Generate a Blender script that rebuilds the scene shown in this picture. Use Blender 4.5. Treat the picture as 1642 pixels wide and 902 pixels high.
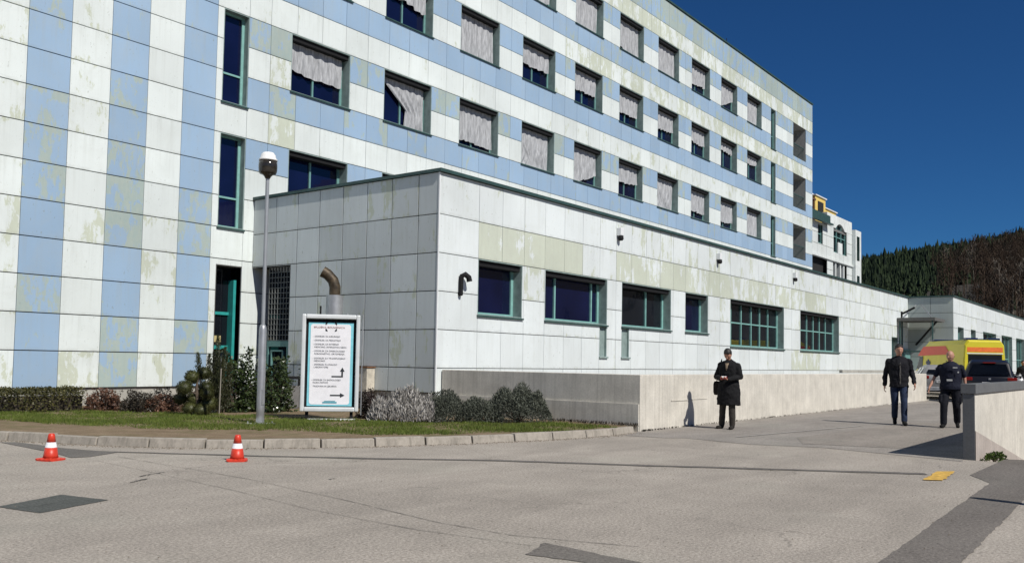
import bpy, bmesh, math, random
from math import sin, cos, pi, radians, sqrt, atan2, floor
from mathutils import Vector, Matrix, Quaternion, noise as mnoise
for o in list(bpy.data.objects): bpy.data.objects.remove(o)
SC = bpy.context.scene
COL = SC.collection
R = random.Random(7)

# ------------------------------------------------------------------ camera
cam_d = bpy.data.cameras.new('camera'); cam = bpy.data.objects.new('camera', cam_d); COL.objects.link(cam)
rt = (0.605186, -0.795896, 0.017334); up = (-0.050805, -0.016883, 0.998566); fw = (0.794461, 0.605199, 0.050653)
cam.matrix_world = Matrix(((rt[0], up[0], -fw[0], 0), (rt[1], up[1], -fw[1], 0), (rt[2], up[2], -fw[2], 1.30), (0, 0, 0, 1)))
cam_d.sensor_width = 36; cam_d.lens = 31.067; cam_d.shift_y = 0.0337; cam_d.clip_start = .1; cam_d.clip_end = 6000
SC.camera = cam
# ------------------------------------------------------------------ light
SUN_EL = 45.0
tosun = Vector((-.18 * cos(radians(SUN_EL)), -.984 * cos(radians(SUN_EL)), sin(radians(SUN_EL)))).normalized()
w = bpy.data.worlds.new("World"); SC.world = w; w.use_nodes = True
nt = w.node_tree; bg = nt.nodes['Background']
sky = nt.nodes.new('ShaderNodeTexSky'); sky.sky_type = 'NISHITA'; sky.sun_disc = False
sky.sun_elevation = radians(SUN_EL); sky.sun_rotation = radians(190.4)
sky.altitude = 1500; sky.air_density = 1.0; sky.dust_density = 0.0; sky.ozone_density = 3.5
tn = nt.nodes.new('ShaderNodeMix'); tn.data_type = 'RGBA'; tn.blend_type = 'MULTIPLY'; tn.inputs[0].default_value = 1; tn.inputs[7].default_value = (.25, .65, 1.07, 1)
nt.links.new(sky.outputs[0], tn.inputs[6]); nt.links.new(tn.outputs[2], bg.inputs[0]); bg.inputs[1].default_value = 0.055
sl = bpy.data.lights.new('sun', 'SUN'); sl.energy = 5.0; sl.angle = radians(.53); sl.color = (1, .955, .89)
so = bpy.data.objects.new('sun', sl); COL.objects.link(so)
so.rotation_mode = 'QUATERNION'; so.rotation_quaternion = tosun.to_track_quat('Z', 'Y')
SC.view_settings.view_transform = 'Standard'; SC.view_settings.look = 'None'
SC.view_settings.exposure = -0.08; SC.view_settings.gamma = 1; SC.view_settings.use_curve_mapping = False
SC.render.engine = 'CYCLES'

# ------------------------------------------------------------------ helpers
def tag(o, label=None, cat=None, group=None, kind=None):
    if label: o['label'] = label
    if cat: o['category'] = cat
    if group: o['group'] = group
    if kind: o['kind'] = kind
    return o

def thing(name, loc, label, cat, group=None, rz=0):
    o = bpy.data.objects.new(name, None); COL.objects.link(o); o.empty_display_size = .2
    o.location = loc; o.rotation_euler = (0, 0, rz)
    return tag(o, label, cat, group)

class MB:
    def __init__(s, org=(0, 0, 0)):
        s.v = []; s.f = []; s.m = []; s.c = []; s.sm = []; s.o = Vector(org); s.mi = 0; s.col = (1, 1, 1, 0); s.smooth = False; s.cell = {}
    def add(s, vs, fs, mi=None, smooth=None):
        b = len(s.v); o = s.o
        s.v += [(v[0] - o[0], v[1] - o[1], v[2] - o[2]) for v in vs]
        for f in fs:
            s.f.append(tuple(b + i for i in f)); s.m.append(s.mi if mi is None else mi); s.c.append(s.col)
            s.sm.append(s.smooth if smooth is None else smooth)
    def quad(s, a, b, c, d, mi=None): s.add([a, b, c, d], [(0, 1, 2, 3)], mi)
    def box(s, x0, x1, y0, y1, z0, z1, mi=None):
        s.add([(x0, y0, z0), (x1, y0, z0), (x1, y1, z0), (x0, y1, z0), (x0, y0, z1), (x1, y0, z1), (x1, y1, z1), (x0, y1, z1)],
              [(3, 2, 1, 0), (4, 5, 6, 7), (0, 1, 5, 4), (1, 2, 6, 5), (2, 3, 7, 6), (3, 0, 4, 7)], mi, False)
    def obox(s, c, ax, ay, az, mi=None):   # oriented box, centre and half axis vectors
        c = Vector(c); ax = Vector(ax); ay = Vector(ay); az = Vector(az)
        P = [c + ax * i + ay * j + az * k for k in (-1, 1) for i, j in ((-1, -1), (1, -1), (1, 1), (-1, 1))]
        s.add(P, [(3, 2, 1, 0), (4, 5, 6, 7), (0, 1, 5, 4), (1, 2, 6, 5), (2, 3, 7, 6), (3, 0, 4, 7)], mi, False)
    def tube(s, pts, rad, n=8, cap=True, mi=None, smooth=True):
        pts = [Vector(p) for p in pts]
        if not hasattr(rad, '__len__'): rad = [rad] * len(pts)
        vs = []; up_ = None
        for i, p in enumerate(pts):
            d = (pts[min(i + 1, len(pts) - 1)] - pts[max(i - 1, 0)]).normalized()
            a = Vector((0, 0, 1)) if abs(d.z) < .9 else Vector((1, 0, 0))
            if up_ is not None: a = up_
            u = (a - d * a.dot(d)).normalized(); up_ = u; w_ = d.cross(u)
            for k in range(n):
                t = 2 * pi * k / n; vs.append(p + (u * cos(t) + w_ * sin(t)) * rad[i])
        fs = []
        for i in range(len(pts) - 1):
            for k in range(n):
                fs.append((i * n + k, i * n + (k + 1) % n, (i + 1) * n + (k + 1) % n, (i + 1) * n + k))
        s.add(vs, fs, mi, smooth)
        if cap:
            s.add(vs[:n], [tuple(range(n))[::-1]], mi, False); s.add(vs[-n:], [tuple(range(n))], mi, False)
    def lathe(s, prof, c=(0, 0, 0), n=20, mi=None, smooth=True):   # prof: (r, z)
        vs = []
        for r, z in prof:
            for k in range(n):
                t = 2 * pi * k / n; vs.append((c[0] + r * cos(t), c[1] + r * sin(t), c[2] + z))
        fs = []
        for i in range(len(prof) - 1):
            for k in range(n): fs.append((i * n + k, i * n + (k + 1) % n, (i + 1) * n + (k + 1) % n, (i + 1) * n + k))
        fs.append(tuple(range(n))[::-1]); fs.append(tuple((len(prof) - 1) * n + k for k in range(n)))
        s.add(vs, fs, mi, smooth)
    def ring(s, secs, mi=None, smooth=True, caps=True):   # loft of closed sections with equal point count
        n = len(secs[0]); vs = [p for q in secs for p in q]; fs = []
        for i in range(len(secs) - 1):
            for k in range(n): fs.append((i * n + k, i * n + (k + 1) % n, (i + 1) * n + (k + 1) % n, (i + 1) * n + k))
        if caps: fs.append(tuple(range(n))[::-1]); fs.append(tuple((len(secs) - 1) * n + k for k in range(n)))
        s.add(vs, fs, mi, smooth)
    def ell(s, c, r, n=12, m=8, mi=None, rot=None):
        vs = []; fs = []
        for i in range(m + 1):
            a = -pi / 2 + pi * i / m; rr = cos(a) if 0 < i < m else .02
            for k in range(n):
                t = 2 * pi * k / n; p = Vector((r[0] * rr * cos(t), r[1] * rr * sin(t), r[2] * sin(a)))
                if rot is not None: p = rot @ p
                vs.append((c[0] + p.x, c[1] + p.y, c[2] + p.z))
        for i in range(m):
            for k in range(n): fs.append((i * n + k, i * n + (k + 1) % n, (i + 1) * n + (k + 1) % n, (i + 1) * n + k))
        fs.append(tuple(range(n))[::-1]); fs.append(tuple(m * n + k for k in range(n)))
        s.add(vs, fs, mi, True)
    def build(s, name, mats, parent=None, bevel=0, tint=False, loc=None, ang=None):
        me = bpy.data.meshes.new(name); me.from_pydata(s.v, [], s.f)
        if not isinstance(mats, (list, tuple)): mats = [mats]
        for m in mats: me.materials.append(m)
        me.polygons.foreach_set('material_index', s.m)
        me.polygons.foreach_set('use_smooth', s.sm)
        if tint:
            a = me.color_attributes.new('tint', 'FLOAT_COLOR', 'CORNER'); data = []
            for f, c in zip(s.f, s.c): data += list(c) * len(f)
            a.data.foreach_set('color', data)
            a = me.color_attributes.new('cell', 'FLOAT_COLOR', 'CORNER'); data = []
            for i, f in enumerate(s.f):
                q = s.cell.get(i)
                for k in range(len(f)): data += list(q[k]) if q else [.5, .5, .5, 1]
            a.data.foreach_set('color', data)
        me.update()
        o = bpy.data.objects.new(name, me); COL.objects.link(o)
        if parent is not None: o.parent = parent
        if loc is not None: o.location = loc
        if bevel:
            b = o.modifiers.new('bevel', 'BEVEL'); b.width = bevel; b.segments = 2; b.limit_method = 'ANGLE'; b.angle_limit = radians(40)
        return o

def copy_tree(o, parent=None):
    c = o.copy(); COL.objects.link(c)
    if parent is not None: c.parent = parent
    for ch in [q for q in o.children]: copy_tree(ch, c)
    return c

# ------------------------------------------------------------------ materials
class NT:
    def __init__(s, name):
        s.m = bpy.data.materials.new(name); s.m.use_nodes = True; s.t = s.m.node_tree; s.b = s.t.nodes['Principled BSDF']
    def n(s, typ, **kw):
        q = s.t.nodes.new(typ)
        for k, v in kw.items():
            if k.startswith('i_'): q.inputs[k[2:].replace('_', ' ')].default_value = v
            else: setattr(q, k, v)
        return q
    def l(s, a, b): s.t.links.new(a, b)
    def math(s, op, a, b=None, clamp=False):
        q = s.n('ShaderNodeMath', operation=op); q.use_clamp = clamp
        for i, x in enumerate((a, b)):
            if x is None: continue
            if isinstance(x, (int, float)): q.inputs[i].default_value = x
            else: s.l(x, q.inputs[i])
        return q.outputs[0]
    def rng(s, v, a, b, c=0., d=1., smooth=False):
        q = s.n('ShaderNodeMapRange'); q.inputs[1].default_value = a; q.inputs[2].default_value = b; q.inputs[3].default_value = c; q.inputs[4].default_value = d
        if smooth: q.interpolation_type = 'SMOOTHSTEP'
        s.l(v, q.inputs[0]); return q.outputs[0]
    def mix(s, f, a, b, mode='MIX'):
        q = s.n('ShaderNodeMix', data_type='RGBA', blend_type=mode)
        for i, x in ((0, f), (6, a), (7, b)):
            if isinstance(x, (int, float)): q.inputs[i].default_value = x
            elif isinstance(x, (tuple, list)): q.inputs[i].default_value = (*x[:3], 1)
            else: s.l(x, q.inputs[i])
        return q.outputs[2]
    def pos(s, scale=(1, 1, 1), obj=False):
        src = s.n('ShaderNodeTexCoord').outputs['Object'] if obj else s.n('ShaderNodeNewGeometry').outputs['Position']
        q = s.n('ShaderNodeMapping'); q.inputs['Scale'].default_value = scale; s.l(src, q.inputs[0]); return q.outputs[0]
    def noise(s, vec, scale, detail=4, rough=.55, dist=0):
        q = s.n('ShaderNodeTexNoise'); q.inputs['Scale'].default_value = scale; q.inputs['Detail'].default_value = detail
        q.inputs['Roughness'].default_value = rough; q.inputs['Distortion'].default_value = dist
        s.l(vec, q.inputs['Vector']); return q.outputs['Fac']
    def bump(s, h, st=.3, d=.02):
        q = s.n('ShaderNodeBump'); q.inputs['Strength'].default_value = st; q.inputs['Distance'].default_value = d
        s.l(h, q.inputs['Height']); s.l(q.outputs[0], s.b.inputs['Normal'])
    def set(s, col=None, rough=.5, metal=0, spec=.5):
        if col is not None:
            if isinstance(col, (tuple, list)): s.b.inputs['Base Color'].default_value = (*col[:3], 1)
            else: s.l(col, s.b.inputs['Base Color'])
        if isinstance(rough, (int, float)): s.b.inputs['Roughness'].default_value = rough
        else: s.l(rough, s.b.inputs['Roughness'])
        s.b.inputs['Metallic'].default_value = metal; s.b.inputs['Specular IOR Level'].default_value = spec
        return s.m

def simple(name, col, rough=.5, metal=0, spec=.5, var=.15, scale=8, bump=0, obj=False):
    t = NT(name); p = t.pos(obj=obj); n = t.noise(p, scale, 5, .6)
    f = t.rng(n, .3, .7, 1 - var, 1 + var)
    c = t.mix(1.0, col, f, 'MULTIPLY')
    if bump: t.bump(t.noise(p, scale * 4, 4), bump, .01)
    return t.set(c, rough, metal, spec)

def mat_panel():
    t = NT('painted_facade_panel'); at = t.n('ShaderNodeAttribute', attribute_name='tint'); ce = t.n('ShaderNodeAttribute', attribute_name='cell')
    col, al = at.outputs['Color'], at.outputs['Alpha']; sp = t.n('ShaderNodeSeparateColor'); t.l(ce.outputs['Color'], sp.inputs[0])
    u, v, rn = sp.outputs[0], sp.outputs[1], sp.outputs[2]
    off = t.n('ShaderNodeCombineXYZ'); t.l(t.math('MULTIPLY', rn, 37.0), off.inputs[0]); t.l(t.math('MULTIPLY', rn, 91.0), off.inputs[1]); t.l(t.math('MULTIPLY', rn, 53.0), off.inputs[2])
    def P(scale):
        q = t.n('ShaderNodeVectorMath', operation='ADD'); t.l(t.pos(scale), q.inputs[0]); t.l(off.outputs[0], q.inputs[1]); return q.outputs[0]
    p = P((1, 1, .55)); n1 = t.noise(p, 2.3, 9, .68, .3); n2 = t.noise(P((1, 1, .5)), 11, 4, .65); n5 = t.noise(P((5, 5, .45)), 3, 4, .6)
    m = t.math('ADD', t.math('MULTIPLY', n1, .66), t.math('ADD', t.math('MULTIPLY', n2, .16), t.math('MULTIPLY', n5, .18)))
    # paint lets go first near the joints
    eu = t.math('ABSOLUTE', t.math('SUBTRACT', u, .5)); ev = t.math('ABSOLUTE', t.math('SUBTRACT', v, .5)); edge = t.rng(t.math('MAXIMUM', eu, ev), .25, .5, 0, .022)
    th = t.math('ADD', t.rng(al, 0, 1, .33, .60), edge)
    df = t.math('SUBTRACT', th, m); mask = t.rng(df, -.004, .010); ghost = t.rng(df, -.045, .0)
    under = t.mix(.50, col, (.41, .45, .235)); under = t.mix(t.rng(n2, .35, .65, 0, .30), under, (.50, .51, .42))
    c = t.mix(t.math('MULTIPLY', ghost, t.rng(n2, .35, .65, .0, .42)), col, under)      # thin, half worn paint round each bare patch
    c = t.mix(t.math('MULTIPLY', mask, .92), c, under)
    ch = t.noise(P((1, 1, .34)), 24, 3, .7); gate = t.noise(p, .9, 2)
    chm = t.math('MULTIPLY', t.rng(ch, .66, .69), t.rng(gate, .40, .58))
    c = t.mix(t.math('MULTIPLY', chm, .60), c, (.22, .23, .18))
    ch2 = t.noise(P((1, 1, .8)), 55, 2, .6); c = t.mix(t.math('MULTIPLY', t.rng(ch2, .70, .73), .5), c, (.25, .24, .20))
    # dirty runs starting at the joint above, grime collecting along the lower edge
    st = t.noise(P((11, 11, .35)), 1, 4, .65); run = t.math('MULTIPLY', t.rng(st, .48, .74), t.rng(v, .1, 1.0, .25, 1.0))
    c = t.mix(t.math('MULTIPLY', run, .26), c, (.33, .35, .30))
    low = t.math('MULTIPLY', t.rng(v, .10, .0), t.rng(t.noise(t.pos((3, 3, 3)), 1.5, 4, .7), .40, .65)); c = t.mix(t.math('MULTIPLY', low, .35), c, (.25, .26, .22))
    blot = t.noise(t.pos((1, 1, .8)), 1.1, 6, .7, .6); c = t.mix(t.math('MULTIPLY', t.rng(blot, .46, .68), .16), c, (.42, .44, .40))
    big = t.noise(t.pos(), .35, 3); c = t.mix(1.0, c, t.rng(big, .3, .7, .93, 1.05), 'MULTIPLY'); c = t.mix(1.0, c, t.rng(rn, 0, 1, .95, 1.03), 'MULTIPLY')
    t.bump(t.math('ADD', t.math('MULTIPLY', mask, -1.0), t.math('MULTIPLY', t.noise(p, 1.2, 2), 1.2)), .25, .004)
    return t.set(c, t.rng(n1, .3, .7, .42, .62), 0, .3)

def mat_asphalt(name, col, tone, agg=1.0):
    t = NT(name); p = t.pos()
    a = t.noise(p, 42, 5, .8); b = t.noise(p, 1.3, 5, .6, .5); c0 = t.noise(p, .22, 3); d = t.noise(p, 16, 4, .7)
    v = t.n('ShaderNodeTexVoronoi'); v.inputs['Scale'].default_value = 85; t.l(p, v.inputs['Vector'])
    c = t.mix(t.rng(a, .36, .64), tuple(x * .58 for x in col), tuple(min(1, x * 1.45) for x in col))
    c = t.mix(t.math('MULTIPLY', t.rng(v.outputs['Color'], .78, .98), .5 * agg), c, tuple(min(1, x * 2.0) for x in col))
    c = t.mix(t.math('MULTIPLY', t.rng(d, .60, .72), .45 * agg), c, tuple(x * .5 for x in col))
    c = t.mix(1.0, c, t.rng(b, .3, .7, .90, 1.09), 'MULTIPLY')
    c = t.mix(1.0, c, t.rng(c0, .3, .7, .93, 1.06), 'MULTIPLY')
    c = t.mix(t.math('MULTIPLY', t.rng(t.noise(p, .6, 6, .7, 1.5), .60, .72), .30), c, tone)
    tr = t.noise(t.pos((.35, 1.6, 1)), .8, 5, .6, .6); c = t.mix(1.0, c, t.rng(tr, .35, .65, .90, 1.08), 'MULTIPLY')
    sp_ = t.noise(p, 5.5, 5, .75, 1.0); c = t.mix(t.math('MULTIPLY', t.rng(sp_, .63, .70), .28), c, tuple(x * .45 for x in col))
    gr = t.noise(p, .45, 2); c = t.mix(t.math('MULTIPLY', t.rng(gr, .55, .70), .18), c, (col[0] * .92, col[1] * 1.04, col[2] * 1.0))
    # hairline cracks
    vc = t.n('ShaderNodeTexVoronoi', feature='DISTANCE_TO_EDGE'); vc.inputs['Scale'].default_value = .33
    wp = t.n('ShaderNodeVectorMath', operation='ADD'); nn = t.n('ShaderNodeTexNoise'); nn.inputs['Scale'].default_value = 1.6; nn.inputs['Detail'].default_value = 5
    t.l(p, nn.inputs['Vector']); t.l(p, wp.inputs[0]); t.l(nn.outputs['Color'], wp.inputs[1]); t.l(wp.outputs[0], vc.inputs['Vector'])
    cr = t.math('MULTIPLY', t.rng(vc.outputs['Distance'], .0, .006, 1, 0), t.rng(t.noise(p, .5, 2), .5, .56))
    c = t.mix(t.math('MULTIPLY', cr, .5), c, tuple(x * .35 for x in col))
    t.bump(t.math('ADD', a, v.outputs['Distance']), .35, .006)
    return t.set(c, .88, 0, .25)

def mat_concrete(name, col, streak=.35, scale=1.0, dark=(.12, .12, .10)):
    t = NT(name); p = t.pos(); n = t.noise(p, 2.2 * scale, 6, .65); f = t.noise(p, 30, 3, .6)
    c = t.mix(t.rng(n, .3, .7), tuple(x * .84 for x in col), tuple(min(1, x * 1.12) for x in col))
    c = t.mix(1.0, c, t.rng(f, .3, .7, .9, 1.08), 'MULTIPLY')
    s1 = t.noise(t.pos((7, 7, .28)), 1.4, 5, .7)
    c = t.mix(t.math('MULTIPLY', t.rng(s1, .50, .70), streak), c, dark)
    # faint board-mark lines
    s2 = t.noise(t.pos((5, 5, .03)), 3, 2)
    c = t.mix(t.math('MULTIPLY', t.rng(s2, .56, .60), .14), c, dark)
    t.bump(f, .25, .004)
    return t.set(c, .85, 0, .25)

def mat_leaf(name, c1, c2, rough=.5, spec=.4, trans=.12):
    t = NT(name); g = t.n('ShaderNodeNewGeometry'); r = g.outputs['Random Per Island']
    c = t.mix(r, c1, c2); n = t.noise(t.pos(), 2.5, 3)
    c = t.mix(1.0, c, t.rng(n, .3, .7, .72, 1.28), 'MULTIPLY')
    t.set(c, rough, 0, spec)
    t.b.inputs['Subsurface Weight'].default_value = 0
    if trans:
        tr = t.n('ShaderNodeBsdfTranslucent'); t.l(c, tr.inputs[0]); mx = t.n('ShaderNodeMixShader'); mx.inputs[0].default_value = trans
        out = t.t.nodes['Material Output']; t.l(t.b.outputs[0], mx.inputs[1]); t.l(tr.outputs[0], mx.inputs[2]); t.l(mx.outputs[0], out.inputs['Surface'])
    return t.m

def mat_glass(name, col, rough=.03):
    t = NT(name); n = t.noise(t.pos(), 1.4, 2); t.bump(n, .06, .05)
    c = t.mix(t.rng(t.noise(t.pos(), .8, 2), .3, .7), tuple(x * .7 for x in col), tuple(x * 1.3 for x in col))
    return t.set(c, rough, 0, .5)

def mat_ground_soil():
    t = NT('bare_soil'); p = t.pos(); n = t.noise(p, 3, 6, .7); f = t.noise(p, 45, 4, .7)
    c = t.mix(t.rng(n, .3, .7), (.16, .118, .075), (.27, .205, .135)); c = t.mix(1.0, c, t.rng(f, .3, .7, .65, 1.3), 'MULTIPLY')
    c = t.mix(t.rng(t.noise(p, 1.1, 4, .7), .52, .64, 0, .35), c, (.10, .115, .04))
    t.bump(f, .8, .02); return t.set(c, .95, 0, .1)

def mat_cloth(name, col, rough=.85, var=.25):
    t = NT(name); p = t.pos(obj=True); n = t.noise(p, 9, 5, .6)
    c = t.mix(1.0, col, t.rng(n, .3, .7, 1 - var, 1 + var), 'MULTIPLY'); t.bump(t.noise(p, 14, 3, .6, 1.0), .5, .02)
    return t.set(c, rough, 0, .2)

M = {}
M['panel'] = mat_panel()
M['back'] = simple('joint_backing', (.022, .024, .024), .9)
M['teal'] = simple('teal_window_paint', (.13, .27, .255), .45, 0, .4, .15, 6)
M['teal_lt'] = simple('pale_teal_window_paint', (.20, .40, .37), .45, 0, .4, .15, 6)
M['teal_dk'] = simple('dark_teal_flashing', (.035, .075, .07), .45, 0, .4, .2, 4)
M['teal_br'] = simple('bright_teal_door_paint', (.03, .30, .28), .4, 0, .4, .15, 6)
M['lining'] = simple('window_reveal_sheet', (.23, .30, .285), .5, 0, .3, .2, 5)
M['glass'] = mat_glass('deep_blue_window_glass', (.004, .006, .030))
M['glass_dk'] = mat_glass('dark_window_glass', (.008, .010, .014))
M['glass_gr'] = mat_glass('greenish_window_glass', (.012, .03, .028))
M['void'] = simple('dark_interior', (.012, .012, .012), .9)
M['soffit'] = simple('dark_soffit', (.10, .10, .095), .8)  # even dark grey for door lining and canopy slab
M['white'] = simple('white_painted_metal', (.72, .74, .74), .45, 0, .4, .06, 3)
M['render_white'] = mat_concrete('white_render', (.66, .70, .68), .12)
M['roofing'] = simple('grey_roofing', (.16, .16, .155), .9, var=.3, scale=1)
M['conc'] = mat_concrete('weathered_concrete', (.60, .57, .50), .30, dark=(.24, .22, .18))
M['conc_dk'] = mat_concrete('blackened_concrete', (.13, .135, .14), .3)
M['conc_base'] = mat_concrete('pinkish_concrete', (.42, .37, .33), .25)
M['plinth'] = mat_concrete('plinth_concrete', (.40, .39, .35), .35)
M['kerb'] = mat_concrete('kerb_concrete', (.33, .30, .255), .6, 2.5, dark=(.12, .11, .09))
M['asph'] = mat_asphalt('worn_asphalt', (.325, .292, .250), (.42, .385, .33))
M['asph2'] = mat_asphalt('ramp_asphalt', (.265, .243, .216), (.18, .17, .155), .8)
M['asph3'] = mat_asphalt('brown_smooth_asphalt', (.25, .225, .196), (.25, .23, .21), .4)
M['patch'] = mat_asphalt('dark_repair_asphalt', (.155, .140, .124), (.10, .10, .095), 1.3)
M['seam'] = mat_asphalt('dirty_seam', (.135, .125, .112), (.20, .19, .17))
M['drainpatch'] = mat_asphalt('black_patch_asphalt', (.085, .09, .082), (.13, .13, .12))
M['yellow'] = simple('worn_yellow_road_paint', (.58, .36, .07), .8, var=.35, scale=14)
M['soil'] = mat_ground_soil()
M['curtain'] = None
t = NT('grey_white_curtain'); pz = t.pos((1, 1, .12)); nn = t.noise(pz, 20, 5, .7)
M['curtain'] = t.set(t.mix(t.rng(nn, .3, .7), (.19, .195, .205), (.55, .565, .58)), .9, 0, .1)
M['steel'] = simple('galvanised_steel', (.42, .43, .44), .42, .6, .5, .15, 5)
M['pole'] = simple('grey_painted_pole', (.30, .32, .34), .45, .2, .5, .12, 4)
M['black'] = simple('black_plastic', (.010, .010, .011), .75, 0, .25)
M['dome'] = simple('white_lamp_cap', (.80, .80, .78), .35, 0, .5, .04)
M['bowl'] = simple('smoked_lamp_bowl', (.030, .026, .020), .15, 0, .6, .4, 12)
M['rustpipe'] = simple('brown_tarnished_pipe', (.060, .044, .026), .55, .4, .5, .7, 9)
M['redplastic'] = simple('red_cone_plastic', (.56, .045, .022), .4, 0, .4, .12, 12, obj=True)
M['refl_white'] = simple('white_reflective_band', (.82, .82, .84), .35, 0, .5, .05)
M['bark'] = simple('bark', (.10, .075, .055), .9, var=.35, scale=20)

# ------------------------------------------------------------------ ground
def axis(lo, hi, near0, near1, step):
    a = [lo]
    for q in (lo * .5, lo * .2, lo * .08): a.append(q)
    x = near0
    while x <= near1 + 1e-6: a.append(round(x, 4)); x += step
    for q in (hi * .03, hi * .08, hi * .2, hi * .5, hi): a.append(q)
    return sorted(set(q for q in a))
WX, WY0, WY1 = 14.10, 2.40, 2.56          # right-hand parapet corner
xs = axis(-3000, 4000, -10, 60, 1.0); ys = axis(-3000, 4000, -10, 12, 1.0)
xs = sorted(set(xs + [WX, WX + .5, WX + 1.5])); ys = sorted(set([y for y in ys if not (2.01 < y < 2.99)] + [2.43, 2.53]))
def gz(x, y):
    if x <= WX or y > 2.5: return 0.0
    d = -.145 * min(x - WX, 22)
    k = min(1, max(0, (y + 9) / 4)); e = min(1, max(0, (60 - x) / 15)); return d * k * e
g = MB(); vs = [(x, y, gz(x, y)) for y in ys for x in xs]; nx = len(xs)
g.add(vs, [(j * nx + i, j * nx + i + 1, (j + 1) * nx + i + 1, (j + 1) * nx + i) for j in range(len(ys) - 1) for i in range(nx - 1)])
tag(g.build('ground', M['asph']), kind='structure')

def sheet(name, poly, z, mat):
    m = MB(); m.add([(x, y, z) for x, y in poly], [tuple(range(len(poly)))])
    o = m.build(name, mat); me = o.data
    if me.polygons[0].normal.z < 0: me.flip_normals()
    return tag(o, kind='structure')
def jag(a, b, n=14, amp=.03, seed=0):
    r = random.Random(seed); a = Vector(a); b = Vector(b); d = (b - a); q = Vector((-d.y, d.x)).normalized()
    return [tuple(a + d * (i / n) + q * (r.uniform(-amp, amp) if 0 < i < n else 0)) for i in range(n)]
# road surface beyond the forecourt seam, running along the long wall
sheet('driveway', [(13.90, 8.02), (14.0, 7.3), (14.28, 7.0), (13.98, 5.73), (14.35, 4.61), (14.0, 3.38), (13.75, 2.5), (WX, WY1), (60, WY1), (60, 8.3), (15.0, 8.3)], .004, M['asph2'])
sheet('driveway_patch', [(15.9, 5.6), (14.75, 5.1), (15.2, 3.7), (17.2, 2.7), (24, 2.7), (22.4, 5.2)], .008, M['asph3'])
sheet('pale_line', [(15.1, 6.4), (15.16, 6.45), (20.2, 5.75), (20.2, 5.66)], .012, simple('faded_line', (.33, .31, .28), .9))
# dark seam across the forecourt
ln = [(5.79, 12.9), (5.62, 11.9), (5.68, 11.25), (6.21, 11.38), (7.29, 9.62), (8.14, 8.41), (9.14, 7.14), (9.91, 5.72), (10.71, 4.39), (11.49, 3.1), (11.80, 2.55)]
def strip(name, pts, w0, w1, z, mat, seed=3, sub=8, amp=.02):
    r = random.Random(seed); P = []
    for a, b in zip(pts, pts[1:]):
        for i in range(sub): P.append(Vector(a).lerp(Vector(b), i / sub))
    P.append(Vector(pts[-1])); m = MB(); n = len(P); L = []; Rr = []
    for i, p in enumerate(P):
        d = (P[min(n - 1, i + 1)] - P[max(0, i - 1)]).normalized(); q = Vector((-d.y, d.x)); ww = (w0 + (w1 - w0) * i / n) / 2
        L.append(p + q * (ww + r.uniform(-amp, amp))); Rr.append(p - q * (ww + r.uniform(-amp, amp)))
    m.add([(p.x, p.y, z) for p in L + Rr], [(n + i, n + i + 1, i + 1, i) for i in range(n - 1)])
    return tag(m.build(name, mat), kind='structure')
strip('road_seam', ln[3:], .10, .17, .006, M['seam'])
sheet('seam_patch', [(5.74, 13.6), (5.62, 11.7), (5.50, 11.05), (5.72, 11.0), (6.30, 11.30), (6.12, 11.62), (5.98, 12.3), (5.93, 13.5)], .005, M['seam'])
strip('hairline_crack', [(5.97, 10.78), (5.9, 9.0), (5.84, 7.91), (5.58, 6.08), (5.34, 4.79), (5.32, 4.02), (5.6, 3.1)], .006, .008, .005, M['seam'], 5, 10, .003)
strip('hairline_crack', [(5.60, 10.9), (5.45, 9.2), (5.25, 7.3), (5.05, 6.0), (5.0, 4.7), (5.12, 3.7)], .004, .006, .005, M['seam'], 6, 10, .002)
sheet('repair_strip', jag((12.1, 2.12), (11.43, 1.80), 5, .005, 1) + jag((11.43, 1.80), (5.2, 1.62), 60, .008, 2) + jag((5.2, 1.18), (10.27, 1.30), 60, .010, 3) + [(11.2, 1.22), (13.2, 1.05), (15.5, .4), (14.6, 2.1)], .004, M['patch'])
sheet('repair_patch', jag((4.86, 3.56), (5.26, 3.68), 8, .015, 4) + jag((5.26, 3.68), (5.16, 2.80), 12, .012, 5) + jag((5.16, 2.80), (4.9, 2.2), 6, .01, 6) + [(4.66, 2.3)] + jag((4.93, 3.12), (4.86, 3.56), 6, .012, 7), .004, M['patch'])
sheet('drain_patch', jag((3.36, 7.97), (4.03, 8.24), 8, .006, 8) + jag((4.03, 8.24), (4.16, 7.65), 8, .006, 9) + jag((4.16, 7.65), (3.46, 7.42), 8, .006, 10) + jag((3.46, 7.42), (3.36, 7.97), 8, .006, 11), .004, M['drainpatch'])
m = MB()
P = jag((11.12, 2.44), (11.24, 2.25), 3, .01, 1) + jag((11.24, 2.25), (12.34, 2.33), 16, .014, 2) + jag((12.34, 2.33), (12.16, 2.50), 3, .01, 3) + jag((12.16, 2.50), (11.12, 2.44), 16, .014, 4)
m.add([(x, y, .010) for x, y in P], [tuple(range(len(P)))])
tag(m.build('yellow_marking', M['yellow']), kind='structure')
for cx_, cy_, l_, a_ in ((5.0, 8.6, .16, .5), (5.35, 8.95, .2, .35), (6.45, 7.3, .05, .2)):
    strip('oil_stain', [(cx_ - l_ * cos(a_), cy_ - l_ * sin(a_)), (cx_, cy_ + .02), (cx_ + l_ * cos(a_), cy_ + l_ * sin(a_))], .02, .03, .0065, M['seam'], int(cx_ * 10), 7, .015)

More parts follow.
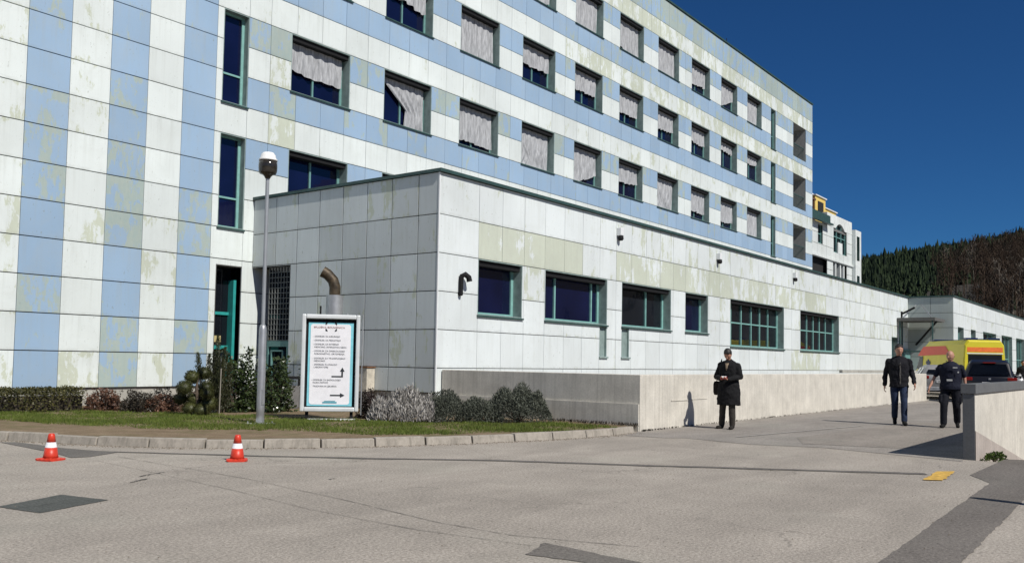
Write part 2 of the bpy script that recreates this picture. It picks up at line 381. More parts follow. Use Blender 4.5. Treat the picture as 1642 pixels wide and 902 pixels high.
# kerb: separate stones following the curve
KB = [(-12, 16.9), (1.0, 16.8), (3.9, 16.2), (5.2, 15.0), (5.72, 14.15), (5.90, 13.80), (6.15, 13.20), (6.37, 12.52), (6.72, 11.80), (7.26, 11.03), (8.12, 10.25), (9.22, 9.55), (10.62, 8.92), (11.88, 8.50), (13.0, 8.24), (14.1, 8.16), (14.93, 8.22)]
def resample(P, step):
    out = [Vector(P[0])]; acc = 0; 
    for a, b in zip(P, P[1:]):
        a = Vector(a); b = Vector(b); L = (b - a).length; t = step - acc
        while t <= L: out.append(a.lerp(b, t / L)); t += step
        acc = (acc + L) % step
    return out
def catmull(P, n=8):
    out = []
    for i in range(len(P) - 1):
        p0 = Vector(P[max(0, i - 1)]); p1 = Vector(P[i]); p2 = Vector(P[i + 1]); p3 = Vector(P[min(len(P) - 1, i + 2)])
        for k in range(n):
            t = k / n; out.append(.5 * ((2 * p1) + (p2 - p0) * t + (2 * p0 - 5 * p1 + 4 * p2 - p3) * t * t + (3 * p1 - p0 - 3 * p2 + p3) * t ** 3))
    out.append(Vector(P[-1])); return out
KS = resample(catmull(KB), .8)
m = MB(); r = random.Random(11)
for a, b in zip(KS, KS[1:]):
    d = (b - a); L = d.length; d.normalize(); q = Vector((-d.y, d.x))
    if q.dot(Vector((9, 18)) - a) < 0: q = -q
    a2 = a + d * .012; b2 = b - d * .012; h = .125 + r.uniform(-.008, .008); o_ = r.uniform(-.008, .008)
    A = [(a2 + q * o_, -.02), (b2 + q * o_, -.02), (b2 + q * (.15 + o_), -.02), (a2 + q * (.15 + o_), -.02),
         (a2 + q * (o_ + .035), h), (b2 + q * (o_ + .035), h), (b2 + q * (.15 + o_), h), (a2 + q * (.15 + o_), h)]
    V = [(p.x, p.y, z) for p, z in A]
    if d.cross(Vector((q.x, q.y))) < 0: fs = [(3, 7, 4, 0), (4, 7, 6, 5), (0, 4, 5, 1), (1, 5, 6, 2), (2, 6, 7, 3)]
    else: fs = [(0, 4, 7, 3), (5, 6, 7, 4), (1, 5, 4, 0), (2, 6, 5, 1), (3, 7, 6, 2)]
    m.add(V, fs)
tag(m.build('kerb', M['kerb'], bevel=.012), kind='structure')
inner = []
for i, a in enumerate(KS):
    d = (KS[min(len(KS) - 1, i + 1)] - KS[max(0, i - 1)]).normalized(); q = Vector((-d.y, d.x))
    if q.dot(Vector((9, 18)) - a) < 0: q = -q
    inner.append(a + q * .145)
def bedz(x, y): return .095 + .02 * mnoise.noise(Vector((x * 1.3, y * 1.3, 0)))
m = MB(); P = inner; n = len(P); rows = 9
tgt = []
for i, p in enumerate(P):     # opposite edge along the buildings
    t_ = i / (n - 1)
    if p.x < 5.5: tgt.append(Vector((p.x + .0, 20.3)))
    else:
        s_ = sum((P[k + 1] - P[k]).length for k in range(i, n - 1)); tot = sum((P[k + 1] - P[k]).length for k in range(n - 1) if P[k].x >= 5.5)
        u = 1 - s_ / tot; path = [Vector((5.5, 20.3)), Vector((15.6, 20.3)), Vector((15.6, 13.5)), Vector((15.05, 13.0)), Vector((15.05, 8.3))]
        Ls = [(path[k + 1] - path[k]).length for k in range(4)]; dd = max(0, u) * sum(Ls)
        for k in range(4):
            if dd <= Ls[k] or k == 3: tgt.append(path[k].lerp(path[k + 1], min(1, dd / Ls[k]))); break
            dd -= Ls[k]
vs = []
for i in range(n):
    for j in range(rows + 1):
        q = P[i].lerp(tgt[i], j / rows); vs.append((q.x, q.y, bedz(q.x, q.y) + (.01 if j else .02)))
m.add(vs, [(i * (rows + 1) + j, (i + 1) * (rows + 1) + j, (i + 1) * (rows + 1) + j + 1, i * (rows + 1) + j + 1) for i in range(n - 1) for j in range(rows)], smooth=True)
o = m.build('planting_bed', M['soil']); tag(o, kind='structure')
if o.data.polygons[len(o.data.polygons) // 2].normal.z < 0: o.data.flip_normals()

# ------------------------------------------------------------------ facade builder
WHITE = (.70, .755, .735); BLUE = (.30, .428, .575); ANNEX = (.685, .735, .735)
def cells(us, vs, ops):
    """rectangles of a panel grid with the openings cut out"""
    out = []
    for i in range(len(us) - 1):
        for j in range(len(vs) - 1):
            a, b, c, d = us[i], us[i + 1], vs[j], vs[j + 1]
            L = [q for q in ops if q[0] < b - 1e-4 and q[1] > a + 1e-4 and q[2] < d - 1e-4 and q[3] > c + 1e-4]
            if not L: out.append((i, j, a, b, c, d, (1, 1, 1, 1))); continue
            cu = sorted(set([a, b] + [x for q in L for x in q[:2] if a < x < b])); cv = sorted(set([c, d] + [x for q in L for x in q[2:4] if c < x < d]))
            for k in range(len(cu) - 1):
                for l in range(len(cv) - 1):
                    mu, mv = (cu[k] + cu[k + 1]) / 2, (cv[l] + cv[l + 1]) / 2
                    if any(q[0] < mu < q[1] and q[2] < mv < q[3] for q in L): continue
                    out.append((i, j, cu[k], cu[k + 1], cv[l], cv[l + 1], (cu[k] == a, cu[k + 1] == b, cv[l] == c, cv[l + 1] == d)))
    return out
def facade(fn, us, vs, ops, colour, parent, gu=.011, gv=.022, skip=None, name='facade', org=(0, 0, 0), depth=.035):
    """fn(u, v, d) -> xyz, d = distance in front of the wall core"""
    m = MB(org); b = MB(org)
    for i, j, a, e, c, d, E in cells(us, vs, ops):
        m.col = colour(i, j, (us[i] + us[i + 1]) / 2, (vs[j] + vs[j + 1]) / 2)
        pr = random.Random(i * 131 + j * 17); k = pr.uniform(0, .004)
        a2 = a + gu / 2 * E[0]; e2 = e - gu / 2 * E[1]; c2 = c + gv / 2 * E[2]; d2 = d - gv / 2 * E[3]
        k1 = pr.uniform(0, .004); f = [fn(a2, c2, k), fn(e2, c2, (k + k1) / 2), fn(e2, d2, k1), fn(a2, d2, (k + k1) / 2)]; q = [fn(a2, c2, -depth), fn(e2, c2, -depth), fn(e2, d2, -depth), fn(a2, d2, -depth)]
        U = lambda x: (x - us[i]) / (us[i + 1] - us[i]); Vv = lambda x: (x - vs[j]) / (vs[j + 1] - vs[j]); rn = random.Random(i * 53 + j * 7919).random()
        m.cell[len(m.f)] = [(U(x), Vv(z), rn, 1) for x, z in ((a2, c2), (e2, c2), (e2, d2), (a2, d2))]
        m.add(f + q, [(0, 1, 2, 3)] + [(4, 5, 1, 0), (5, 6, 2, 1), (6, 7, 3, 2), (7, 4, 0, 3)])
        b.add([fn(a, c, -depth), fn(e, c, -depth), fn(e, d, -depth), fn(a, d, -depth)], [(0, 1, 2, 3)])
    o = m.build(name, M['panel'], parent, tint=True); b.build('wall_core', M['back'], parent)
    return o

def window(parent, org, wx, hz, bars=(.5,), hbars=(), glass='glass', depth=.40, frame='teal', lining='lining', name='window', legs=None, axis='X', jamb=.055, sill=True, head=False):
    """one recessed window; local x along the wall, y into it, z up"""
    m = MB(); T = .025; F = depth - .07
    m.mi = 1
    m.box(0, T, .004, depth, 0, hz); m.box(wx - T, wx, .004, depth, 0, hz); m.box(T, wx - T, .004, depth, hz - T, hz); m.box(T, wx - T, .004, depth, 0, T)
    m.mi = 0; j = jamb
    m.box(T, T + j, F, depth, T, hz - T); m.box(wx - T - j * 1.6, wx - T, F, depth, T, hz - T)
    m.box(T + j, wx - T - j * 1.6, F, depth, T, T + j); m.box(T + j, wx - T - j * 1.6, F, depth, hz - T - j, hz - T)
    for b in bars: m.box(b * wx - .03, b * wx + .03, F - .006, depth - .004, T + j, hz - T - j)
    for b in hbars: m.box(T + j, wx - T - j * 1.6, F + .004, depth - .002, b * hz - .025, b * hz + .025)
    rz = 0 if axis == 'X' else -pi / 2
    o = m.build(name, [M[frame], M[lining]], parent, loc=org); o.rotation_euler = (0, 0, rz)
    p = MB(); p.box(T, wx - T, depth - .03, depth - .015, T, hz - T); p.build('pane', M[glass], o)
    if head:
        s = MB(); s.box(T, wx - T, .07, F - .004, hz - .16, hz - T - .001); s.build('lintel_shade_box', M['black'], o)  # black box under the lintel stands in for its shadow
    if sill:
        s = MB(); s.box(-.03, wx + .03, -.05, .02, -.045, -.004); s.build('sill', M['teal_dk'], o)
    return o
def dupwin(src, parent, org):
    c = copy_tree(src, parent); c.location = org; return c

def curtain(win, wx, hz, cov=.6, kind='hang', seed=0, y=.265):
    r = random.Random(seed); nu, nv = 60, 16; m = MB(); vs = []
    ph = [r.uniform(0, 6) for _ in range(6)]; tilt = r.uniform(-.07, .09); top = hz - .15; f1 = r.uniform(26, 42); sag = r.uniform(0, .05)
    def hemn(u): return .05 * mnoise.noise(Vector((u * 3.2, seed * 1.3, 0))) + .035 * mnoise.noise(Vector((u * 11, seed * 2.1, 5)))
    for j in range(nv + 1):
        v = j / nv
        for i in range(nu + 1):
            u = i / nu; hem = cov + tilt * (u - .5) + hemn(u) + sag * (1 - (2 * u - 1) ** 2)
            x = .04 + u * (wx - .16) + .012 * sin(f1 * u + ph[5]) * v; z = top - v * min(.985, hem) * (hz - .19)
            if kind == 'pull':        # drawn aside to the right, left edge slanting
                edge = .04 + (wx * .55) * min(1, v / .62) ** 1.0 - wx * .05 * max(0, v - .62); x = edge + u * (wx - .12 - edge)
            if kind == 'knot':        # tied together low in the middle
                g_ = max(0, 1 - abs(v - .72) / .28); x = wx / 2 + (x - wx / 2) * (1 - .55 * g_ * (1 - abs(2 * u - 1) ** 3)); z -= .05 * abs(2 * u - 1) * v
            if kind == 'slant': z = top - v * (hz - .19) * min(.98, cov + hemn(u) - .55 * max(0, (u - .35)) ** 1.1)
            yy = y + .032 * sin(f1 * u + ph[2] + 1.2 * sin(5 * u + ph[4])) * (.35 + .8 * v) + .02 * sin(9 * u + 3 * v + ph[3]) * v
            vs.append((x, yy, z))
    m.add(vs, [(j * (nu + 1) + i, (j + 1) * (nu + 1) + i, (j + 1) * (nu + 1) + i + 1, j * (nu + 1) + i + 1) for j in range(nv) for i in range(nu)], smooth=True)
    return m.build('curtain', M['curtain'], win)

# ------------------------------------------------------------------ main hospital block
YM = 20.15; Z0 = .5135; HR = .8351; X0 = 15.855; SX = 3.6647; WW = 2.229; XE = 60.21
kz = lambda k: Z0 + HR * k
main = thing('hospital_building', (20, YM, 0), 'tall hospital block clad in faded blue and white panels with curtained windows', 'hospital building')
OR = (20, YM, 0)
ops = []; wins = []
for k0, ilist in ((6, range(0, 3)), (10, range(10)), (14, range(10)), (18, range(10))):
    for i in ilist: q = (X0 + SX * i, X0 + SX * i + WW, kz(k0), kz(k0 + 2)); ops.append(q); wins.append((k0, i, q))
AX0, AX1 = 13.62, 14.42
stair = [(AX0, AX1, kz(k), kz(k + 3)) for k in (5, 9, 13, 17)]; ops += stair
door = (AX0, AX1 - .0, .12, 3.70); ops.append(door)
slits = [(52.55, 53.37, kz(k), kz(k + 3)) for k in (9, 13, 17)]; ops += slits
logs = [(56.47, 58.86, kz(k + 3) - 2.2, kz(k + 3)) for k in (9, 13, 17)]; ops += logs
us = []; x = 8.70 - .947 * 17
while x < 13.40: us.append(round(x, 3)); x += .947
us += [13.435, 14.42]; x = 15.135
while x < XE - .3: us.append(round(x, 3)); x += .9162
us.append(XE)
vs_ = [kz(k) for k in range(0, 22)] + [19.25]
def mcol(i, j, u, v):
    r = random.Random(i * 977 + j * 31 + 5); blue = False
    if u < 13.43: blue = (int(round((u - 8.70) / .947 - .5)) % 2 == 0)
    elif u > 14.42 and j >= 6: blue = (j % 2 == 1)
    if u > 13.43 and u < 14.42: blue = False
    base = BLUE if blue else WHITE; f = r.uniform(.95, 1.04)
    pe = r.choice([0, .02, .05, .1, .15, .3]) if not blue else r.choice([0, 0, .05, .1, .3, .42])
    if u < 13.43:
        pe = r.choice([.08, .22, .36, .48, .58] if blue else [.15, .28, .38, .48])
        if j in (0, 1, 3, 4): pe += .08
        if 11.5 < u < 13.4 and j > 5: pe *= .3
        if 9.65 < u < 10.6 and j in (1, 2, 3, 6): pe = .05
    if 15.0 < u < 16.1 and j in (8, 9, 10, 11): pe = {8: .75, 9: .55, 10: .6, 11: .8}[j]
    if u > 30 and j in (16, 20, 21): pe = r.uniform(.45, .8)
    if u > 30 and j in (12, 15, 17, 19): pe = r.uniform(.2, .55)
    if u > 14.42 and j == 11: pe = max(pe, r.choice([.1, .45, .6]))
    if u > 14.42 and j == 13: pe = min(pe, .15)
    return (base[0] * f, base[1] * f, base[2] * f, pe)
facade(lambda u, v, d: (u, YM - d, v), us, vs_, ops, mcol, main, org=OR)
# shell: roof, ends, back, plinth, coping
s = MB(OR); XL = us[0]
s.mi = 0; s.box(XE - .02, XE, YM + .04, 38, Z0, 19.25); s.box(XL, XL + .02, YM + .04, 38, Z0, 19.25); s.box(XL + .02, XE - .02, 37.98, 38, Z0, 19.25)
s.build('end_wall', M['render_white'], main)
s = MB(OR); s.box(XL, XE, YM + .04, 38.1, 19.10, 19.24); s.build('roof', M['roofing'], main)
s = MB(OR); s.box(XL, XE + .05, YM - .06, YM + .3, 19.26, 19.34); s.build('coping', M['teal_dk'], main)
s = MB(OR); s.box(XL, AX0, YM + .06, YM + .5, -.05, Z0 - .01); s.box(AX1, 16, YM + .06, YM + .5, -.05, Z0 - .01)
s.box(16, XE, YM + .06, YM + .5, -.05, Z0 - .01); s.build('plinth', M['plinth'], main)
# windows
proto = None; ci = 0
CUR = {(10, 0): (.56, 'hang'), (10, 1): (.97, 'pull'), (10, 2): (.86, 'hang'), (10, 3): (.97, 'knot'), (10, 4): (.97, 'slant'), (10, 5): (.52, 'hang'), (10, 6): (.95, 'knot'), (10, 7): (.70, 'hang'), (10, 8): (.72, 'hang'), (10, 9): (.95, 'hang'),
       (14, 0): (.5, 'hang'), (14, 1): (.42, 'hang'), (14, 2): (.95, 'hang'), (14, 3): (.50, 'hang'), (14, 4): (.56, 'hang'), (14, 5): (.60, 'hang'), (14, 6): (.58, 'hang'), (14, 7): (.48, 'hang'), (14, 8): (.30, 'hang'), (14, 9): (.33, 'hang'),
       (18, 3): (.9, 'hang'), (18, 4): (.92, 'hang'), (18, 5): (.86, 'hang'), (18, 6): (.95, 'hang'), (18, 7): (.66, 'hang'), (18, 8): (.86, 'slant'), (18, 9): (.92, 'hang')}
for k0, i, q in wins:
    org = (q[0] - OR[0], 0, q[2])
    if proto is None: proto = wn = window(main, org, WW, 2 * HR, (.48,), depth=.41, head=True)
    else: wn = dupwin(pure, main, org)
    if proto is wn: pure = wn
    CUR.setdefault((k0, i), None)
    wins[ci] = (k0, i, wn); ci += 1
for k0, i, wn in wins:
    cu = CUR[(k0, i)]
    if cu: curtain(wn, WW, 2 * HR, cu[0], cu[1], k0 * 50 + i)
for n_, q in enumerate(stair):
    window(main, (q[0] - OR[0], 0, q[2]), .80, 3 * HR, (), (.333,), frame='teal_lt', jamb=.05, depth=.26)
for q in slits: window(main, (q[0] - OR[0], 0, q[2]), .82, 3 * HR, (), (.333,), frame='teal', glass='glass_gr', depth=.22)
# entrance door of the block
m = MB(); wx = AX1 - AX0; hz = 3.58
m.mi = 1; m.box(0, .025, .004, .5, 0, hz); m.box(.025, wx, .004, .5, hz - .025, hz)
m.mi = 0; m.box(.0251, .09, .40, .5, 0, hz - .025); m.box(wx - .085, wx - .002, .22, .5, 0, hz - .36); m.box(.09, wx - .085, .40, .49, 2.28, 2.36); m.box(.09, wx - .085, .40, .49, 1.36, 1.46)
m.box(wx - .16, wx - .085, .40, .48, 0, 1.36)
d_ = m.build('door', [M['teal_br'], M['soffit']], main, loc=(AX0 - OR[0], 0, .12))
p = MB(); p.box(.03, wx - .01, .45, .47, 0, hz - .026); p.build('pane', M['glass_dk'], d_)
p = MB(); p.box(.30, .52, .435, .449, 1.55, 1.72); p.build('notice', simple('yellowed_notice', (.45, .38, .18), .8), d_)
p = MB(); p.box(wx - .30, wx - .27, .37, .395, .85, 1.15); p.build('handle', M['steel'], d_)
# loggias
for q in logs:
    m = MB(); wx = q[1] - q[0]; hz = q[3] - q[2]; D = 1.7
    m.quad((0, D, 0), (wx, D, 0), (wx, D, hz), (0, D, hz)); m.quad((0, .004, 0), (0, D, 0), (0, D, hz), (0, .004, hz)); m.quad((wx, D, 0), (wx, .004, 0), (wx, .004, hz), (wx, D, hz))
    m.quad((0, .004, 0), (wx, .004, 0), (wx, D, 0), (0, D, 0)); m.quad((0, D, hz), (wx, D, hz), (wx, .004, hz), (0, .004, hz))
    lg = m.build('loggia', simple('loggia_paint', (.30, .31, .30), .8), main, loc=(q[0] - OR[0], 0, q[2]))
    m = MB(); m.box(.004, wx - .004, .10, .14, .88, .93)
    for k in range(14): m.box(.1 + k * (wx - .2) / 13 - .008, .1 + k * (wx - .2) / 13 + .008, .112, .128, .02, .88)
    m.build('railing', M['teal_dk'], lg)
    m = MB(); m.box(.4, wx - .5, D - .06, D - .01, .004, hz - .3); m.build('pane', M['glass_dk'], lg)
# roof aerials
m = MB(OR)
for xx in (34.5, 39.2, 47): m.tube([(xx, YM + .5, 19.3), (xx, YM + .5, 20.0)], .02, 5)
m.build('roof_rods', M['black'], main)

# ------------------------------------------------------------------ low annex wing
XA, YA, ZA, XB = 14.7527, 13.3626, 5.549, 57.3
annex = thing('annex_building', (XA, YA, 0), 'low flat-roofed white panelled wing in front of the tall block, with green framed windows', 'hospital wing')
OA = (XA, YA, 0)
AW = [(16.18, 17.95, 2.38, 3.72), (18.95, 22.10, 2.38, 3.72), (22.94, 26.12, 2.38, 3.72), (27.16, 28.95, 2.38, 3.72), (30.87, 36.38, 1.97, 3.75), (38.35, 43.80, 1.97, 3.75), (53.50, 54.85, .9, 3.06)]
legs = [(21.70, 22.10, 1.47, 2.38), (22.94, 23.40, 1.47, 2.38)]
us = [XA, 16.18]; x = 16.18 + .9167
while x < XB - .4: us.append(round(x, 4)); x += .9167
us.append(XB); vz = [.15, 1.11, 1.98, 2.85, 3.72, 4.60, ZA]
def acol(i, j, u, v):
    r = random.Random(i * 71 + j * 13 + 2); f = r.uniform(.97, 1.03); pe = r.choice([0, .05, .1, .2, .3])
    if j == 4: pe = .88 if u < 20.8 and u > 16.2 else (.35 if u < 22.6 else r.uniform(.55, .85) if u < 42 else r.uniform(.2, .4))
    if j == 5: pe = r.uniform(.1, .3) if u < 22 else r.uniform(.3, .5)
    if j == 3 and 18 < u < 18.9: pe = .5
    if j == 3 and u > 26: pe = r.uniform(.3, .55)
    if j == 4 and u < 16.2: pe = .05
    if j == 1 and 37 < u < 41: pe = .7
    b = ANNEX; return (b[0] * f, b[1] * f, b[2] * f, pe)
facade(lambda u, v, d: (u, YA - d, v), us, vz, AW + legs, acol, annex, org=OA, gu=.011, gv=.018)
Ys = [YA, 14.0, 14.86, 15.70, 16.56, 17.43, 18.29, 19.17, YM - .01]
enter = (18.52, YM - .01, .12, 3.70)
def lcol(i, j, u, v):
    r = random.Random(i * 37 + j * 19 + 3); f = r.uniform(.76, .93); pe = r.choice([.05, .15, .3, .4])  # panel colour lowered to deepen the shade on this side face
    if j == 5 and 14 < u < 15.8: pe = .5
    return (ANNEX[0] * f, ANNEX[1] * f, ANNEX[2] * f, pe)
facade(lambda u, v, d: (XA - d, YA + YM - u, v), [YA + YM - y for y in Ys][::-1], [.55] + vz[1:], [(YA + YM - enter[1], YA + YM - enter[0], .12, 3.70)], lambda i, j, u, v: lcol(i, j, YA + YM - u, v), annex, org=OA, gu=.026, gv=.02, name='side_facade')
# corner trim
s = MB(OA); s.box(XA - .012, XA + .02, YA - .012, YA + .02, .15, ZA - .005); s.build('corner_trim', M['white'], annex)
s = MB(OA)
s.box(XB - .03, XB, YA + .04, YM - .01, 0, ZA - .05); s.build('end_wall', M['render_white'], annex)
s = MB(OA); s.box(XA + .04, XB, YA + .04, YM - .005, ZA - .12, ZA - .02); s.build('roof', M['roofing'], annex)
s = MB(OA); s.box(XA - .055, XB, YA - .085, YA + .25, ZA + .004, ZA + .075); s.box(XA - .055, XA + .25, YA + .25, YM - .01, ZA + .004, ZA + .075)
s.build('coping', M['teal_dk'], annex)
s = MB(OA); s.box(XA + .9, XB, YA + .5, YA + .62, ZA + .0, ZA + .17); s.build('roof_upstand', M['white'], annex)
s = MB(OA); s.box(XA + .05, XA + .3, YA + .04, 18.52, -.05, .54); s.box(XA + .3, XB, YA + .06, YA + .3, -.05, .14); s.build('plinth', M['plinth'], annex)
BARS = {0: (), 1: (.27, .86), 2: (.62,), 3: (), 4: (.12, .30, .48, .64, .80), 5: (.14, .30, .46, .62, .78)}
for k, q in enumerate(AW):
    g_ = 'glass_dk' if k in (2, 4, 5, 6) else 'glass'
    wn = window(annex, (q[0] - OA[0], 0, q[2]), q[1] - q[0], q[3] - q[2], BARS.get(k, ()), (.52,) if k in (4, 5) else (), glass=g_, depth=.34, frame='teal_lt', jamb=.06, head=k < 6)
    if k in (4, 5):     # dark fixtures seen behind the gridded windows
        pass
    if k == 1: lg = (21.70, 22.10)
    elif k == 2: lg = (22.94, 23.40)
    else: continue
    m = MB(); a0 = lg[0] - q[0]; a1 = lg[1] - q[0]
    m.box(a0, a1, .06, .12, -.91, -.05); m.box(a0, a0 + .03, .004, .1, -.91, -.05); m.box(a1 - .03, a1, .004, .1, -.91, -.05); m.box(a0 - .03, a1 + .03, -.05, .06, -.955, -.915)
    m.build('side_panel', M['lining'], wn)
# side entrance recess: glass block wall and teal door
m = MB(); W_ = 1.62
# local: x from the corner with the tall block outwards (world -Y), y into the wing (world +X)
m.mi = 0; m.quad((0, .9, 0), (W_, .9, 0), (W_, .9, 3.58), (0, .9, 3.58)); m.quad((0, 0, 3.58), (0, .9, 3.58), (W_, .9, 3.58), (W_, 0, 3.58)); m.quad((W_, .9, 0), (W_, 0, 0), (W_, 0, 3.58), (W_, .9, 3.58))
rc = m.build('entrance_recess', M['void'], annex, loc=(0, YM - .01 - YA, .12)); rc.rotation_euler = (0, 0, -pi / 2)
m = MB(); gx0, gx1 = .62, 1.60
for a in range(9): m.box(gx0 + a * (gx1 - gx0) / 8 - .008, gx0 + a * (gx1 - gx0) / 8 + .008, .10, .16, 1.62, 3.56)
for a in range(15): m.box(gx0 + .009, gx1 - .009, .105, .155, 1.62 + a * 1.94 / 14 - .008, 1.62 + a * 1.94 / 14 + .008)
gb = m.build('glass_block_wall', simple('block_mortar', (.16, .17, .165), .8), rc)
m = MB(); m.box(gx0, gx1, .12, .15, 1.62, 3.56); m.build('pane', M['glass_dk'], gb)
m = MB(); m.box(gx0, gx0 + .07, .08, .16, 0, 1.60); m.box(gx1 - .16, gx1, .08, .16, 0, 1.60); m.box(gx0 + .07, gx1 - .16, .08, .16, 1.45, 1.60)
m.box(gx0 + .18, gx0 + .22, .07, .15, .3, 1.36); m.box(gx1 - .33, gx1 - .29, .07, .15, .3, 1.36); m.box(gx0 + .22, gx1 - .33, .07, .15, 1.32, 1.36); m.box(gx0 + .07, gx1 - .16, .09, .15, 0, .16)
gd = m.build('door', M['teal'], rc); m = MB(); m.box(gx0 + .07, gx1 - .16, .12, .14, .16, 1.45); m.build('pane', M['glass_dk'], gd)
# small wall-mounted fixtures
m = MB(OA); m.tube([(15.50, YA - .06, 2.80), (15.50, YA - .06, 3.15), (15.51, YA - .07, 3.24), (15.57, YA - .12, 3.28), (15.66, YA - .15, 3.22), (15.68, YA - .16, 3.12)], [.05, .05, .06, .066, .066, .068], 10)
m.tube([(15.50, YA + .02, 2.83), (15.50, YA - .08, 2.83)], .05, 8); m.build('vent_pipe', M['black'], annex)
for xx in (22.68, 29.70, 37.48):
    m = MB(OA); m.box(xx - .09, xx + .09, YA - .16, YA - .002, 5.06, 5.30); wl = m.build('wall_lamp', M['white'], annex, bevel=.02)
    m = MB(OA); m.lathe([(.055, -.14), (.085, -.10), (.075, 0)], (xx, YA - .10, 5.06), 10); k = m.build('shade', M['black'], wl); 
m = MB(OA); m.box(55.55, 55.62, YA - .10, YA - .004, 4.25, 4.62); m.tube([(55.58, YA - .1, 4.5), (55.58, YA - .3, 4.6), (55.7, YA - .75, 4.85)], .06, 8); m.build('security_camera', M['black'], annex)
m = MB(OA)
m.build('wall_marks', M['black'], annex) if False else None
# roof vent hatch seen above the coping
m = MB(OA); m.box(17.2, 18.9, YA + .75, YA + 1.3, ZA + .02, ZA + .28); m.build('roof_hatch', M['teal_dk'], annex)

# ------------------------------------------------------------------ second low wing further along
YB = 10.85
low2 = thing('rear_annex_building', (XB, YB, 0), 'distant low white wing projecting behind the yellow ambulance', 'hospital wing')
OB = (XB, YB, 0)
BW = [(58.55, 60.35, 2.0, 3.82), (62.6, 64.3, 2.0, 3.82), (66.9, 72.2, 1.9, 3.84), (74.5, 79.6, .2, 3.86), (81.6, 86.4, .2, 3.86), (88.5, 93.3, .2, 3.86), (96, 100.5, .2, 3.86)]
us = [XB]; x = XB + 1.83
while x < 112: us.append(x); x += 1.83
def bcol(i, j, u, v):
    r = random.Random(i * 7 + j); f = r.uniform(.95, 1.02); return (ANNEX[0] * f, ANNEX[1] * f, ANNEX[2] * f, r.uniform(0, .45))
facade(lambda u, v, d: (u, YB - d, v), us, vz, BW, bcol, low2, org=OB, gu=.02, gv=.02)
facade(lambda u, v, d: (XB - d, 2 * YB + 2.5 - u, v), [YB - .01, YB + 1.25, YB + 2.50], vz, [], lambda i, j, u, v: (.42, .47, .45, .1), low2, org=OB, gu=.02, gv=.02, name='side_facade')  # shade of this face put into a darker panel colour
for k, q in enumerate(BW):
    window(low2, (q[0] - XB, 0, q[2]), q[1] - q[0], q[3] - q[2], () if k < 2 else (.33, .66), (.52,) if k > 2 else (), glass='glass_gr' if k > 2 else 'glass_dk', depth=.34, frame='teal_lt')
s = MB(OB); s.box(XB - .08, us[-1], YB - .08, YB + .25, ZA + .004, ZA + .075); s.box(XB - .08, XB + .25, YB + .25, YA - .09, ZA + .004, ZA + .075); s.build('coping', M['teal_dk'], low2)
s = MB(OB); s.box(XB + .04, us[-1], YB + .04, 22, ZA - .12, ZA - .02); s.build('roof', M['roofing'], low2)
s = MB(OB); s.box(us[-1] - .03, us[-1], YB + .04, 22, 0, ZA - .12); s.build('end_wall', M['render_white'], low2)
# canopy over the side door
can = thing('door_canopy', (56.3, 12.3, 4.0), 'dark flat canopy hung on tie rods over the side door in the wall corner', 'canopy')
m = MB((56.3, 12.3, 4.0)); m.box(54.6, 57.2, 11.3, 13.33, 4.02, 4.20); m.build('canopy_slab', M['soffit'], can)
m = MB((56.3, 12.3, 4.0)); m.tube([(54.8, 11.5, 4.2), (57.28, 12.6, 5.1)], .03, 6); m.tube([(54.8, 13.1, 4.2), (57.28, 12.9, 5.1)], .03, 6); m.build('tie_rod', M['steel'], can)
m = MB((56.3, 12.3, 4.0)); m.tube([(55.6, 11.42, 4.0), (57.25, 12.9, 2.7)], .06, 6); m.build('brace', M['black'], can)
m = MB((56.3, 12.3, 4.0))
for xx, yy in ((54.7, 11.45), (55.2, 13.2), (54.7, 13.2)): m.tube([(xx, yy, 0), (xx, yy, 4.02)], .05, 6)
m.box(54.68, 54.72, 11.45, 13.2, 2.2, 2.3); m.build('post', M['teal_dk'], can)
m = MB((56.3, 12.3, 4.0)); m.box(56.0, 57.2, 13.22, 13.32, 0, 2.4); m.build('door', M['teal'], can)

# ------------------------------------------------------------------ far wing with arched window and yellow penthouse
YF = 22.0; OF = (62, YF, 0)
far = thing('far_wing_building', OF, 'distant white wing with an arched window and a yellow rooftop penthouse', 'hospital wing')
def arch(cx, w_, z0, z1, n=14): # half-round arch polygon points
    r_ = w_ / 2; return [(cx + r_ * cos(pi * k / n), z1 - r_ + r_ * sin(pi * k / n)) for k in range(n + 1)]
m = MB(OF); XR = 75.6
FO = [(60.4, 69.2, 6.0, 9.55), (70.6, 74.2, 6.0, 9.55), (67.0, 68.15, 10.65, 12.1), (70.75, 74.2, 10.35, 12.3)]
usf = [60.25 + 1.096 * k for k in range(15)]
facade(lambda u, v, d: (u, YF - d, v), usf, [0, 3, 6, 6.95, 7.9, 8.85, 9.75, 10.6, 11.45, 12.30], FO, lambda i, j, u, v: (.66, .70, .68, .12), far, org=OF, gu=.03, gv=.03)
